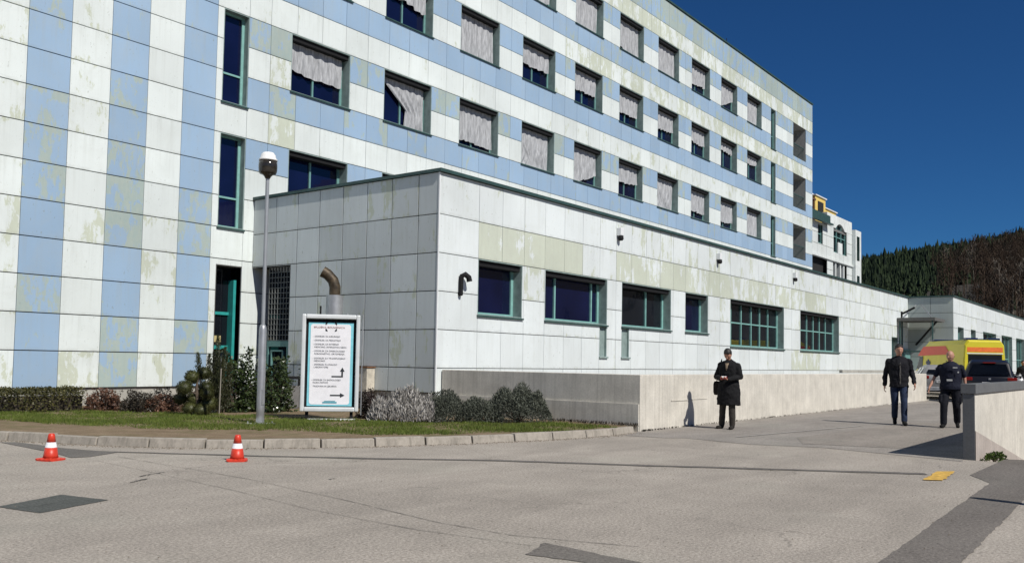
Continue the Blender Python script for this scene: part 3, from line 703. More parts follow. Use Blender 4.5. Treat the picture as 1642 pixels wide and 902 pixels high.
# upper gable piece with stepped parapet
s = MB(OF); s.mi = 0
s.box(69.2, 70.75, YF, YF + .4, 12.31, 13.32); s.box(74.2, XR, YF, YF + .4, 12.31, 13.32); 
A = arch(72.475, 3.45, 0, 12.31 + 1.05, 16)
for (x1_, z1_), (x2_, z2_) in zip(A, A[1:]):
    zz1 = max(12.31, z1_ - .6); zz2 = max(12.31, z2_ - .6)
    s.add([(x1_, YF, zz1), (x2_, YF, zz2), (x2_, YF, 13.32), (x1_, YF, 13.32), (x1_, YF + .4, zz1), (x2_, YF + .4, zz2), (x2_, YF + .4, 13.32), (x1_, YF + .4, 13.32)], [(1, 0, 3, 2), (0, 1, 5, 4), (3, 7, 6, 2)])
s.box(XR, XR + 1.6, YF - .3, YF + 5, 0, 12.72); s.box(XR - .02, XR, YF + .4, YF + 12, 0, 13.3); s.box(60.3, XR, YF + 8, YF + 8.1, 0, 12.3)
s.box(60.3, XR, YF - .12, YF - .002, 9.60, 9.76)
s.build('upper_wall', M['render_white'], far)
s = MB(OF); s.box(60.3, XR, YF + .1, YF + 8, 12.1, 12.28); s.build('roof', M['roofing'], far)
m = MB(OF); m.quad((60.4, YF + .35, 6.0), (74.2, YF + .35, 6.0), (74.2, YF + .35, 9.6), (60.4, YF + .35, 9.6)); m.build('ground_loggia', M['void'], far)
m = MB(OF)
for xx in (71.4, 72.6, 73.5): m.box(xx - .12, xx + .12, YF + .02, YF + .3, 6.0, 9.55)
m.box(70.75, 74.2, YF + .05, YF + .2, 7.0, 7.15); m.build('column', M['render_white'], far)
def pane_(x0, x1, z0, z1, mull=(), nm='window', fr='teal'):
    m = MB(OF)
    for b in (x0, x1 - .1) + tuple(x0 + (x1 - x0) * q for q in mull): m.box(b, b + .1, YF + .12, YF + .22, z0, z1)
    m.box(x0 + .1, x1 - .1, YF + .12, YF + .22, z0, z0 + .1); m.box(x0 + .1, x1 - .1, YF + .13, YF + .21, (z0 + z1) / 2, (z0 + z1) / 2 + .08)
    o = m.build(nm, M[fr], far); p = MB(OF); p.box(x0, x1, YF + .24, YF + .27, z0, z1); p.build('pane', M['glass_dk'], o); return o
pane_(67.0, 68.15, 10.65, 12.1)
aw = pane_(70.75, 74.2, 10.35, 12.9, (.33, .66), 'arched_window')
m = MB(OF); m.box(71.9, 73.0, YF - .01, YF + .1, 10.35, 11.25); m.build('lower_infill', M['render_white'], far)
m = MB(OF); m.box(XR + .35, XR + 1.0, YF - .34, YF - .302, 10.2, 12.2); m.box(XR + .35, XR + 1.0, YF - .34, YF - .302, 6.9, 8.9); m.build('window', M['glass_gr'], far)
# penthouse and terrace
YW_ = simple('yellow_render', (.68, .50, .14), .8, var=.1, scale=1)
s = MB(OF); s.box(69.4, 71.9, YF + 1.0, YF + 3.6, 12.28, 14.75); s.box(71.9, 75.3, YF + 1.2, YF + 3.5, 12.28, 14.15); pen = s.build('penthouse', YW_, far)
s = MB(OF); s.box(70.0, 71.3, YF + .96, YF + .998, 13.2, 14.4); s.build('door', M['void'], pen)
s = MB(OF); s.box(69.3, 72.0, YF + .9, YF + 3.7, 14.76, 14.84); s.box(72.0, 75.4, YF + 1.1, YF + 3.6, 14.16, 14.24); s.build('roof_edge', M['white'], pen)
s = MB(OF); s.box(63.5, 69.3, YF + .9, YF + 4, 14.30, 14.45)
for xx in (64, 66, 68.9): s.box(xx, xx + .14, YF + .95, YF + 1.1, 12.3, 14.3)
s.box(64, 69, YF + 1.5, YF + 1.6, 12.3, 14.2); s.build('terrace_roof', simple('brown_timber', (.11, .05, .03), .8, var=.3), far)
s = MB(OF); s.box(60.4, 69.2, YF - .25, YF - .002, 12.32, 12.95); s.box(60.4, 69.2, YF - .5, YF - .25, 12.20, 12.32); s.build('terrace_balustrade', M['teal_dk'], far)
s = MB(OF); s.ell((70.2, YF + 2, 14.9), (.7, .7, .3)); s.build('satellite_dish', M['white'], far)

# ------------------------------------------------------------------ concrete walls
XW, YW = 14.93, 8.27
cw = thing('concrete_wall', (XW, YW, 0), 'long low concrete wall running along the drive below the white wing', 'concrete wall')
OW = (XW, YW, 0)
m = MB(OW); m.box(XW, XW + .22, YW, 13.33, -.05, 1.08); m.box(XW + .22, 38.4, YW, YW + .22, -.05, 1.08); m.build('wall_body', M['conc'], cw, bevel=.012)
m = MB(OW); m.box(XW - .03, XW - .002, YW + .02, 13.3, -.05, .52); m.build('footing', M['conc'], cw)
m = MB(OW); m.box(16.2, 17.2, YW - .012, YW - .002, .545, .565); m.box(17.2, 17.9, YW - .01, YW - .002, .555, .572); m.build('form_ridge', M['conc'], cw)
m = MB(OW); m.box(28.5, 38.3, YW + .32, YW + .42, 1.10, 1.20); m.build('rail', M['plinth'], cw)

rw = thing('parapet_wall', (WX, WY0, 0), 'concrete parapet with blackened coping and end face beside the walking men', 'concrete wall')
ORW = (WX, WY0, 0)
m = MB(ORW); m.box(WX + .012, 46, WY0 + .012, WY1, -3.4, .94); m.build('wall_body', M['conc'], rw)
m = MB(ORW); m.box(WX, WX + .010, WY0 + .001, WY1, -.05, .935); m.box(WX - .015, 46, WY0 - .018, WY1 + .02, .945, 1.085); m.build('coping', M['conc_dk'], rw, bevel=.01)
# sloping base course on the ramp side
m = MB(ORW); pts = []
for i in range(24):
    x_ = WX + .012 + i * 1.0; zt = .42 - .165 * (x_ - WX); pts.append((x_, zt))
for (x1_, z1_), (x2_, z2_) in zip(pts, pts[1:]):
    m.add([(x1_, WY0 - .006, -3.6), (x2_, WY0 - .006, -3.6), (x2_, WY0 - .006, z2_), (x1_, WY0 - .006, z1_), (x1_, WY0 + .01, z1_), (x2_, WY0 + .01, z2_)], [(0, 1, 2, 3), (3, 2, 5, 4)])
m.build('base_course', M['conc_base'], rw)

# ------------------------------------------------------------------ hill and forest
def hz_(x, y):
    d = x + .12 * y; s_ = max(0.0, d - 150); z = .147 * s_ if s_ < 640 else .147 * 640 + .03 * (s_ - 640)
    z *= 1.03 - .0020 * (y - 100) if y < 330 else .57
    return z + 5 * mnoise.noise(Vector((x * .008, y * .008, 3))) * min(1, s_ / 60)
m = MB(); gx = [140 + 24 * i for i in range(50)]; gy = [-900 + 26 * j for j in range(85)]
m.add([(x, y, hz_(x, y) - .35 if x > 141 else -2) for x in gx for y in gy], [(i * 85 + j, (i + 1) * 85 + j, (i + 1) * 85 + j + 1, i * 85 + j + 1) for i in range(49) for j in range(84)], smooth=True)
tag(m.build('hill', simple('forest_floor', (.035, .030, .020), .95, var=.35, scale=.05)), kind='structure')
r = random.Random(5); m = MB(); cnt = 0
while cnt < 15000:
    x = 225 + 630 * r.random() ** .8; y = r.uniform(-150, 420)
    if y < .185 * x + 18 * mnoise.noise(Vector((x * .02, y * .02, 9))) and r.random() < (.9 if x < 650 else .5): continue
    if y > .42 * x: continue
    cnt += 1; z = hz_(x, y) - .5; h = min(12, x * r.uniform(.0105, .0185)) * (1.25 if r.random() < .06 else 1); b = h * r.uniform(.17, .27); n = 6
    for k in range(3):
        z0 = z + h * (.08 + .27 * k); z1 = z0 + h * (.48 if k < 2 else .38); rb = b * (1 - .27 * k)
        t0 = r.uniform(0, 6); vs = [(x + rb * r.uniform(.55, 1.3) * cos(t0 + 2 * pi * i / n), y + rb * r.uniform(.55, 1.3) * sin(t0 + 2 * pi * i / n), z0 + r.uniform(-.12, .08) * h) for i in range(n)] + [(x + r.uniform(-.3, .3), y + r.uniform(-.3, .3), z1)]
        m.add(vs, [(i, (i + 1) % n, n) for i in range(n)])
tag(m.build('conifer_forest', mat_leaf('conifer_needles', (.005, .011, .007), (.030, .046, .020), .8, .1, 0)), 'dark green conifer forest covering the hill behind the far wing', 'forest', kind='stuff')
r = random.Random(9); m = MB()
def twig(mm, a, b, w0):
    a = Vector(a); b = Vector(b); d = (b - a).normalized(); s_ = Vector((-.3, .95, 0)) * w0; mm.add([a - s_, a + s_, b], [(0, 1, 2)])
    s_ = Vector((d.y, -d.x, .1)).normalized() * w0; mm.add([a - s_, a + s_, b], [(0, 1, 2)])
for it_ in range(2700):
    near = it_ < 1300; x = r.uniform(190, 420) if near else r.uniform(400, 800); y = r.uniform(-.12 * x, .235 * x)
    if y > .165 * x and r.random() < ((y / x - .165) / .05) ** .6: continue
    z = hz_(x, y) - .4; h = r.uniform(9, 15); lean = (r.uniform(-.9, .9), r.uniform(-.9, .9)); q = r.random()
    m.mi = 0 if q < .62 else (2 if q < .90 else 1); w_ = .9 if near else 1.8
    m.tube([(x, y, z), (x + lean[0], y + lean[1], z + h * .9)], [.12 * w_, .04 * w_], 4, cap=False)
    for k in range(22 if near else 12):
        f = r.uniform(.25, .97); a = (x + lean[0] * f, y + lean[1] * f, z + h * .9 * f); t_ = r.uniform(0, 6.3); L = h * .26 * (1.25 - f)
        b = (a[0] + L * cos(t_), a[1] + L * sin(t_), a[2] + L * r.uniform(.5, 1.6)); twig(m, a, b, .07 * w_)
        for q in range(3 if near else 1):
            f2 = r.uniform(.3, .9); a2 = Vector(a).lerp(Vector(b), f2); b2 = a2 + Vector((r.uniform(-1, 1), r.uniform(-1, 1), r.uniform(.2, 1.4))) * L * .45; twig(m, a2, b2, .055 * w_)
tag(m.build('bare_forest', [mat_leaf('brown_twigs', (.045, .030, .021), (.085, .060, .042), .9, .1, 0), mat_leaf('pale_twigs', (.14, .12, .095), (.24, .21, .17), .9, .1, 0), mat_leaf('dark_twigs', (.022, .018, .014), (.045, .034, .026), .9, .1, 0)]), 'brown leafless wood covering the slope behind the low wing', 'forest', kind='stuff')

# ------------------------------------------------------------------ grass and plants
def inside(p, poly):
    x, y = p; c = False; n = len(poly)
    for i in range(n):
        a = poly[i]; b = poly[i - 1]
        if (a[1] > y) != (b[1] > y) and x < (b[0] - a[0]) * (y - a[1]) / (b[1] - a[1]) + a[0]: c = not c
    return c
GP = [(-2, 18.6), (5.5, 17.6), (7.0, 16.6), (7.25, 14.95), (7.72, 13.8), (8.1, 12.75), (9.04, 12.0), (9.5, 11.0), (9.9, 10.0), (10.7, 9.35), (11.9, 8.85), (13.1, 8.45), (14.3, 8.32), (14.6, 9.0), (13.9, 9.9), (12.6, 11.2), (12.0, 12.6), (11.4, 14.4), (10.6, 16.0), (9.1, 18.3), (8.0, 19.3), (-2, 19.4)]
r = random.Random(21); m = MB(); cnt = 0
while cnt < 62000:
    if r.random() < .80: x = r.uniform(6.5, 14.6); y = r.uniform(8.2, 19.5)
    else: x = r.uniform(-2, 8); y = r.uniform(14, 19.5)
    if not inside((x + .25 * mnoise.noise(Vector((x * 2, y * 2, 1))), y + .35 * mnoise.noise(Vector((x * 2.5, y * 2.5, 7)))), GP): continue
    dens = .62 + .9 * mnoise.noise(Vector((x * 1.1, y * 1.1, 4)))
    if r.random() > dens: continue
    cnt += 1; z = bedz(x, y) + .005; h = r.uniform(.025, .065) * (1.1 if dens > .6 else .8); t_ = r.uniform(0, 6.3); w_ = .007
    dx, dy = w_ * cos(t_), w_ * sin(t_); l1, l2 = r.uniform(-.025, .025), r.uniform(-.025, .025)
    m.add([(x - dx, y - dy, z), (x + dx, y + dy, z), (x + l1, y + l2, z + h)], [(0, 1, 2)])
tag(m.build('grass', mat_leaf('grass_blades', (.075, .12, .018), (.17, .20, .045), .6, .25, .3)), 'strip of short green grass between kerb and shrubs', 'grass', kind='stuff')

def leaf(mm, c, L, W, rr, updir=None):
    t_ = rr.uniform(0, 2 * pi); e = rr.uniform(-.5, 1.2) if updir is None else updir + rr.uniform(-.3, .3)
    d = Vector((cos(t_) * cos(e), sin(t_) * cos(e), sin(e))); s_ = d.cross(Vector((rr.uniform(-1, 1), rr.uniform(-1, 1), rr.uniform(-1, 1)))).normalized()
    c = Vector(c); mm.add([c, c + d * L * .5 + s_ * W, c + d * L, c + d * L * .5 - s_ * W], [(0, 1, 2, 3)])
def shrub(name, loc, label, cat, rad, h, n, L, W, mats, stems=14, seed=0, group=None, hollow=.45, updir=None, flat=False, bumps=.25, lobes=0):
    rr = random.Random(seed); t0 = thing(name, loc, label, cat, group)
    m = MB(); s = MB()
    for k in range(stems):
        a = rr.uniform(0, 2 * pi); q = rr.uniform(.2, .85); x = rad[0] * q * cos(a); y = rad[1] * q * sin(a); z = h * rr.uniform(.45, .8) * sqrt(max(.1, 1 - q * q * .7))
        s.tube([(x * .25, y * .25, -.02), (x * .6 + rr.uniform(-.03, .03), y * .6, z * .55), (x, y, z)], [.014, .010, .004], 4, cap=False)
    s.build('stem', M['bark'], t0)
    off = Vector((seed * 1.7, 2, 5)); k = 0
    while k < n:
        u, v_, w_ = rr.uniform(-1, 1), rr.uniform(-1, 1), rr.uniform(0, 1)
        d = sqrt(u * u + v_ * v_ + (w_ * 1.0) ** 2) if not flat else max(abs(u) ** 1.0, abs(v_), w_)
        lim = 1 + bumps * 2 * mnoise.noise(Vector((u * 2.2, v_ * 2.2, w_ * 2.2)) + off) - (bumps * .4)
        if d > lim or d < hollow * rr.random() ** .5: continue
        if mnoise.noise(Vector((u * 4, v_ * 4, w_ * 4)) + off) < -.22: continue
        k += 1; leaf(m, (u * rad[0], v_ * rad[1], max(0.0, w_ * h - L * .5)), L * rr.uniform(.6, 1.3), W, rr, updir)
    m.build('foliage', mats, t0)
    return t0
LG = {'hedge': mat_leaf('hedge_leaves', (.035, .04, .012), (.11, .10, .030)), 'red': mat_leaf('reddish_leaves', (.075, .035, .022), (.17, .09, .055)),
      'dark': mat_leaf('dark_twiggy_leaves', (.022, .018, .014), (.06, .05, .035)), 'gloss': mat_leaf('glossy_evergreen_leaves', (.018, .032, .010), (.06, .085, .028), .28, .6),
      'col': mat_leaf('olive_needles', (.022, .030, .010), (.06, .062, .026)), 'topi': mat_leaf('clipped_needles', (.030, .036, .010), (.085, .090, .028)),
      'silver': mat_leaf('silver_grey_leaves', (.20, .19, .17), (.50, .48, .45), .8, .2), 'rose': mat_leaf('grey_green_needles', (.050, .058, .042), (.135, .145, .115), .7, .2),
      'burg': mat_leaf('burgundy_leaves', (.020, .012, .011), (.055, .040, .034)), 'weed': mat_leaf('weed_leaves', (.05, .09, .015), (.12, .17, .04))}
vdir = Vector((.70, .714)); lat = Vector((.714, -.70))
def P2(px, back=0):  # along the planted strip, in metres on the ground
    return px
# clipped hedge in front of the blue and white facade
hd = thing('hedge', (6.5, 19.2, .09), 'low clipped olive green hedge at the foot of the striped blue and white facade', 'hedge')
rr = random.Random(31); m = MB(); A_, B_ = Vector((-4.5, 19.55)), Vector((9.35, 18.55)); d = (B_ - A_); q = Vector((-d.y, d.x)).normalized(); LL = d.length
for k in range(26000):
    f = rr.random() if k < 6000 else rr.uniform(.55, 1); o_ = rr.uniform(-.36, .36); z = rr.random() ** .6 * .50 * (1 + .07 * mnoise.noise(Vector((f * 30, 0, 0)))) * (1 if abs(o_) < .3 else .9)
    if abs(o_) < .22 and z < .36: continue
    p = A_ + d * f + q * o_; leaf(m, (p.x - 6.5, p.y - 19.2, z), .05, .014, rr)
m.build('foliage', LG['hedge'], hd); m = MB()
for k in range(70):
    p = A_ + d * ((k + .5) / 70); m.tube([(p.x - 6.5, p.y - 19.2, -.03), (p.x - 6.5 + rr.uniform(-.1, .1), p.y - 19.2 + rr.uniform(-.1, .1), .40)], .012, 4, cap=False)
    m.box(p.x - 6.6, p.x - 6.4, p.y - 19.2 - .16, p.y - 19.2 + .16, .0, .33)
m.build('stem', LG['dark'], hd)
shrub('low_shrub', (9.75, 18.25, .09), 'reddish brown loose shrub at the right end of the clipped hedge', 'shrub', (.45, .40), .50, 2600, .06, .015, LG['red'], seed=1)
shrub('low_shrub', (10.05, 17.45, .09), 'blackish twiggy low shrub between two reddish shrubs left of the cloud-pruned tree', 'shrub', (.42, .36), .52, 2600, .06, .012, LG['dark'], seed=2)
shrub('low_shrub', (10.45, 17.35, .09), 'wide flat russet ground shrub just left of the cloud-pruned tree', 'shrub', (.55, .42), .40, 2400, .05, .014, LG['red'], seed=3)
shrub('low_shrub', (10.75, 17.6, .09), 'small dark twiggy shrub behind the russet ground shrub', 'shrub', (.32, .3), .55, 1500, .05, .012, LG['dark'], seed=4)
# cloud-pruned tree
tc = thing('cloud_pruned_tree', (10.35, 15.78, .09), 'small topiary tree clipped into round olive balls, beside the lamp post', 'topiary tree')
m = MB(); br = MB(); rr = random.Random(12)
balls = [(-9, 62, 12), (7, 68, 11), (-18, 45, 13), (12, 45, 11), (-27, 27, 11), (-7, 27, 12), (16, 36, 11), (16, 19, 14), (-10, 11, 13), (8, 9, 13), (2, 33, 9)]
br.tube([(0, 0, -.05), (.02, .02, .25), (-.03, 0, .55), (0, 0, .82)], [.045, .04, .03, .015], 7)
for k, (a, z, r_) in enumerate(balls):
    dp = rr.uniform(-.16, .16); c = Vector((lat.x * a / 80 + vdir.x * dp, lat.y * a / 80 + vdir.y * dp, z / 80)); rad_ = r_ / 80
    br.tube([(0, 0, max(.05, c.z - .14)), tuple(c)], [.02, .012], 5)
    m.ell(c, (rad_ * .86, rad_ * .86, rad_ * .78), 12, 8)
    for _ in range(900):
        u = Vector((rr.gauss(0, 1), rr.gauss(0, 1), rr.gauss(0, 1))).normalized(); p = c + Vector((u.x * rad_, u.y * rad_, u.z * rad_ * .9)) * rr.uniform(.8, 1.04)
        e = u * .03 * rr.uniform(.5, 1); s_ = u.cross(Vector((rr.random(), rr.random(), rr.random()))).normalized() * .007; m.add([p - s_, p + s_, p + e], [(0, 1, 2)])
m.build('crown', LG['topi'], tc); br.build('trunk', M['bark'], tc)
# feathery upright conifer with a leaning side shoot
cj = thing('columnar_conifer', (11.1, 16.25, .09), 'narrow feathery upright conifer just right of the cloud-pruned tree', 'conifer')
m = MB(); br = MB()
shoots = [(0.0, 0, 1.58, .0), (.10, .05, 1.35, .05), (-.11, .02, 1.2, -.06), (.05, -.1, 1.1, .08), (-.05, .1, 1.25, -.03), (-.24, 0, 1.22, -.16), (.16, .05, 1.0, .1)]
for sx_, sy_, hh, ln_ in shoots:
    ba = Vector((lat.x * sx_ + vdir.x * sy_, lat.y * sx_ + vdir.y * sy_, 0)); tp = ba + Vector((lat.x * ln_, lat.y * ln_, hh)); br.tube([tuple(ba * .4), tuple(ba), tuple(tp)], [.02, .015, .004], 5)
    for k in range(1500):
        f = rr.uniform(.06, 1.02); w_ = .105 * max(0, 1 - f) ** .5 + .018; p = ba.lerp(tp, f) + Vector((rr.gauss(0, w_ * .5), rr.gauss(0, w_ * .5), 0)); leaf(m, p, .055, .006, rr, 1.1)
m.build('foliage', LG['col'], cj); br.build('stem', M['bark'], cj)
tag_ = thing('plant_stake', (10.98, 15.95, .09), 'thin pale stake standing in front of the narrow upright conifer', 'stake')
m = MB(); m.tube([(0, 0, -.05), (.02, .01, .95)], .012, 6); m.build('stake_rod', simple('grey_wood', (.26, .24, .20), .8), tag_); m = MB(); m.tube([(.012, .008, .55), (.10, .09, .60)], .006, 5); m.build('tie', M['black'], tag_)
shrub('broadleaf_shrub', (11.75, 16.45, .09), 'taller glossy leaved evergreen shrub in front of the teal door, left of the lamp post', 'shrub', (.62, .55), 1.42, 4200, .08, .026, LG['gloss'], stems=26, seed=8, group=None, bumps=.5, hollow=.2)
shrub('broadleaf_shrub', (12.25, 15.75, .09), 'loose evergreen shrub with glossy leaves behind the lamp post, reaching its right side', 'shrub', (.50, .46), 1.25, 2600, .08, .026, LG['gloss'], stems=22, seed=9, bumps=.5, hollow=.2)
shrub('dark_shrub', (12.5, 13.0, .09), 'small dark burgundy shrub tucked against the right edge of the sign', 'shrub', (.36, .33), .62, 3000, .055, .013, LG['burg'], seed=10)
def mound(name, loc, label, cat, a, b, h, n, L, W, mat, seed, updir):
    t0 = thing(name, loc, label, cat); rr = random.Random(seed); m = MB(); s = MB(); off = Vector((seed, 0, 0))
    for k in range(n):
        th_ = rr.uniform(0, 2 * pi); q = sqrt(rr.random()); zz = sqrt(max(0, 1 - q ** 2.4)); lump = 1 + .50 * mnoise.noise(Vector((q * cos(th_) * a * 4.5, q * sin(th_) * b * 4.5, 0)) + off)
        u, v = q * cos(th_) * a, q * sin(th_) * b; z = zz * h * lump * rr.uniform(.25, 1) ** .45
        p = (lat.x * u + vdir.x * v, lat.y * u + vdir.y * v, max(0, z - L * .4)); leaf(m, p, L * rr.uniform(.6, 1.25), W, rr, updir)
    for k in range(24):
        th_ = rr.uniform(0, 6.3); u, v = .8 * a * cos(th_) * rr.random(), .8 * b * sin(th_) * rr.random(); s.tube([(0, 0, -.02), (lat.x * u + vdir.x * v, lat.y * u + vdir.y * v, h * .6)], [.012, .006], 4, cap=False)
    m.build('foliage', mat, t0); s.build('stem', M['bark'], t0); return t0
mound('lavender_bush', (12.35, 11.95, .09), 'silvery pale grey lavender mound, palest of the bushes right of the sign', 'lavender', .70, .42, .56, 6800, .115, .011, LG['silver'], 3, 1.15)
mound('rosemary_bush', (12.98, 11.50, .09), 'lower grey green mound touching the silvery lavender on its right', 'shrub', .52, .44, .54, 11000, .055, .008, LG['rose'], 14, .9)
mound('rosemary_bush', (13.42, 10.98, .09), 'middle and lowest of the three grey green mounds by the shaded concrete wall', 'shrub', .46, .42, .46, 9000, .055, .008, LG['rose'], 19, .8)
mound('rosemary_bush', (13.95, 10.42, .09), 'largest rounded grey green bush, rightmost in the bed against the shaded concrete wall', 'shrub', .66, .50, .66, 15000, .055, .008, LG['rose'], 16, .9)
mound('weed_clump', (14.5, 2.22, -.03), 'small green weed clump at the foot of the parapet wall', 'weed', .18, .06, .14, 300, .05, .014, LG['weed'], 5, .7)
mound('weed_clump', (15.55, 2.24, -.18), 'smaller sprawling weeds further right along the foot of the parapet wall', 'weed', .16, .06, .10, 160, .05, .012, LG['weed'], 6, .5)
r = random.Random(77); m = MB()
for k in range(420):  # grass tufts and debris along the wall foot
    x = 15.0 + 20 * r.random() ** 2; leaf(m, (x, YW - .01 - .05 * r.random(), .0), .05, .008, r, 1.0)
for k in range(240): leaf(m, (XW - .05 - .2 * r.random(), 8.25 + 1.9 * r.random(), .10), .09, .010, r, 1.0)
tag(m.build('wall_foot_weeds', LG['dark']), 'thin dark weeds along the foot of the concrete wall', 'weeds', kind='stuff')

# ------------------------------------------------------------------ street lamp
lp = thing('street_lamp', (9.92, 13.18, .095), 'grey post-top lamp with white cap and smoked bowl standing in the grass', 'street lamp')
m = MB(); m.tube([(0, 0, 1.70), (0, 0, 4.45)], .034, 14); m.build('upper_pole', M['pole'], lp)
m = MB(); m.lathe([(.074, 0), (.070, .3), (.067, 1.68), (.058, 1.74), (.040, 1.78)], n=18); m.box(-.03, .03, -.078, -.062, .35, .62); m.build('lower_pole', M['steel'], lp)
m = MB(); m.box(-.19, .19, -.19, .19, 0, .015); bp = m.build('base_plate', M['white'], lp); m = MB()
for a in (-1, 1):
    for b in (-1, 1): m.tube([(a * .15, b * .15, .015), (a * .15, b * .15, .05)], .012, 6)
m.build('bolt', M['steel'], bp)
m = MB(); m.lathe([(.04, 4.42), (.06, 4.46), (.09, 4.49), (.145, 4.51), (.162, 4.55), (.168, 4.66), (.160, 4.75)], n=26); m.build('bowl', M['bowl'], lp)
m = MB(); m.lathe([(.166, 4.745), (.166, 4.77), (.138, 4.80), (.130, 4.85), (.095, 4.895), (.03, 4.91)], n=26); m.build('cap', M['dome'], lp)

# ------------------------------------------------------------------ information sign
RZ = radians(-43)
sg = thing('information_sign', (11.45, 13.10, .10), 'white framed direction board with small blue edged text and two black arrows', 'sign', rz=RZ)
Wd, Hh = 1.10, 1.86; ZB = .17
m = MB()
for a, b, c, d in ((-Wd / 2, -Wd / 2 + .075, ZB, ZB + Hh), (Wd / 2 - .075, Wd / 2, ZB, ZB + Hh), (-Wd / 2 + .075, Wd / 2 - .075, ZB, ZB + .085), (-Wd / 2 + .075, Wd / 2 - .075, ZB + Hh - .085, ZB + Hh)): m.box(a, b, -.07, .07, c, d)
m.build('frame', simple('aluminium_frame', (.66, .69, .69), .4, .1, .5, .08, 3), sg, bevel=.02)
m = MB(); m.box(-Wd / 2 + .076, Wd / 2 - .076, .03, .06, ZB + .086, ZB + Hh - .086); m.build('back_panel', M['black'], sg)
m = MB(); m.box(-.425, .425, .008, .029, ZB + .105, ZB + Hh - .15); bd = m.build('board', simple('cyan_board_edge', (.22, .58, .66), .35, var=.08), sg)
def rrect(mm, x0, x1, z0, z1, r_, y, t=.004):
    P = []
    for cx_, cz_, a0 in ((x1 - r_, z0 + r_, -90), (x1 - r_, z1 - r_, 0), (x0 + r_, z1 - r_, 90), (x0 + r_, z0 + r_, 180)):
        for k in range(6): a = radians(a0 + k * 18); P.append((cx_ + r_ * cos(a), cz_ + r_ * sin(a)))
    n = len(P); mm.add([(x, y, z) for x, z in P] + [(x, y + t, z) for x, z in P], [tuple(range(n))] + [(i, i + n, (i + 1) % n + n, (i + 1) % n) for i in range(n)])
m = MB(); rrect(m, -.385, .375, ZB + .135, ZB + Hh - .185, .05, .003); m.build('notice_sheet', M['refl_white'], bd)
INK = simple('sign_ink', (.02, .025, .03), .6); INK3 = simple('faded_ink', (.11, .12, .13), .6); INKR = simple('faded_red_ink', (.30, .14, .12), .6); INK2 = simple('blue_ink', (.03, .30, .38), .6)
def text(s, x, z, size, mat, parent, y=0.0, stretch=1.0, rot=None, name='lettering'):
    cu = bpy.data.curves.new('t', 'FONT'); cu.body = s; cu.size = size; cu.extrude = .0006
    tmp = bpy.data.objects.new('t', cu); COL.objects.link(tmp); dg = bpy.context.evaluated_depsgraph_get()
    me = bpy.data.meshes.new_from_object(tmp.evaluated_get(dg)); bpy.data.objects.remove(tmp); me.materials.clear(); me.materials.append(mat)
    me.transform(Matrix.Scale(stretch, 4, (1, 0, 0))); me.name = name
    o = bpy.data.objects.new(name, me); COL.objects.link(o); o.parent = parent; o.location = (x, y, z); o.rotation_euler = rot or (pi / 2, 0, 0); return o
zt_ = ZB + Hh
text('SPLOŠNA BOLNIŠNICA', -.33, zt_ - .262, .046, INKR, bd, -.0015, 1.25)
L_ = [(.435, '▪ ODDELEK ZA KIRURGIJO'), (.51, '▪ ODDELEK ZA PEDIATRIJO'), (.585, '▪ ODDELEK ZA INTERNO'), (.64, '  MEDICINO, INTENZIVNA NEGA'), (.715, '▪ ODDELEK ZA GINEKOLOGIJO'), (.77, '  PORODNIŠTVO, ORTOPEDIJA'), (.855, '▪ ODDELEK ZA TRANSFUZIJSKO'), (.905, '  MEDICINO'), (.975, '▪ ODDELEK ZA DIALIZO'), (1.025, '  LABORATORIJ')]
for dz_, s_ in L_: text(s_.replace('▪', '-'), -.335, zt_ - dz_, .041, INK3, bd, -.0015, 1.05)
for dz_, s_ in ((1.27, '- ODDELEK ZA RADIOLOGIJO'), (1.32, '  NUJNA POMOČ'), (1.39, '  TRGOVINA IN LEKARNA')): text(s_, -.345, zt_ - dz_, .041, INK3, bd, -.0015, 1.0)
m = MB(); m.box(-.13, .14, -.002, .002, zt_ - 1.70, zt_ - 1.675)
m.box(-.10, .11, -.0025, .0015, zt_ - 1.665, zt_ - 1.655); m.build('blue_footer', INK2, bd)
m = MB()
for a, b in ((-1, 1), (1, 1), (-1, -1), (1, -1)):
    cx_, cz_ = a * .075, zt_ - .235 + b * .062
    m.add([(cx_, -.003, cz_ - b * .0), (cx_ + a * .03, -.003, cz_ - b * .035), (cx_ + a * .035, -.003, cz_ + b * .012), (cx_ - a * .01, -.003, cz_ + b * .03)], [(0, 1, 2, 3), (3, 2, 1, 0)])
m.build('emblem', INK, bd)
m = MB(); z_ = zt_ - 1.20; m.box(.03, .245, -.003, .001, z_, z_ + .024); m.box(.215, .2451, -.0034, .0014, z_ + .024, z_ + .12)
m.add([(.185, -.003, z_ + .11), (.275, -.003, z_ + .11), (.23, -.003, z_ + .19)], [(0, 1, 2)])
m.add([(.275, .0, z_ + .11), (.185, .0, z_ + .11), (.23, .0, z_ + .19)], [(0, 1, 2)])
z_ = zt_ - 1.56; m.box(.01, .21, -.003, .001, z_, z_ + .024); m.add([(.20, -.003, z_ - .032), (.285, -.003, z_ + .012), (.20, -.003, z_ + .056)], [(0, 1, 2)]); m.build('arrow', INK, bd)
m = MB(); m.box(-.40, .50, -.04, .02, -.01, .035); m.build('base_bar', M['white'], sg, bevel=.006)
for x_ in (-.42, .42): m = MB(); m.box(x_ - .03, x_ + .03, .0, .06, -.06, ZB + .01); m.build('leg', M['black'], sg)
m = MB(); m.tube([(.30, 0, zt_), (.30, 0, zt_ + .03)], .02, 8); m.tube([(Wd / 2 + .05, .12, .1), (Wd / 2 + .05, .12, zt_ + .02)], .012, 6); m.build('rod', M['steel'], sg)

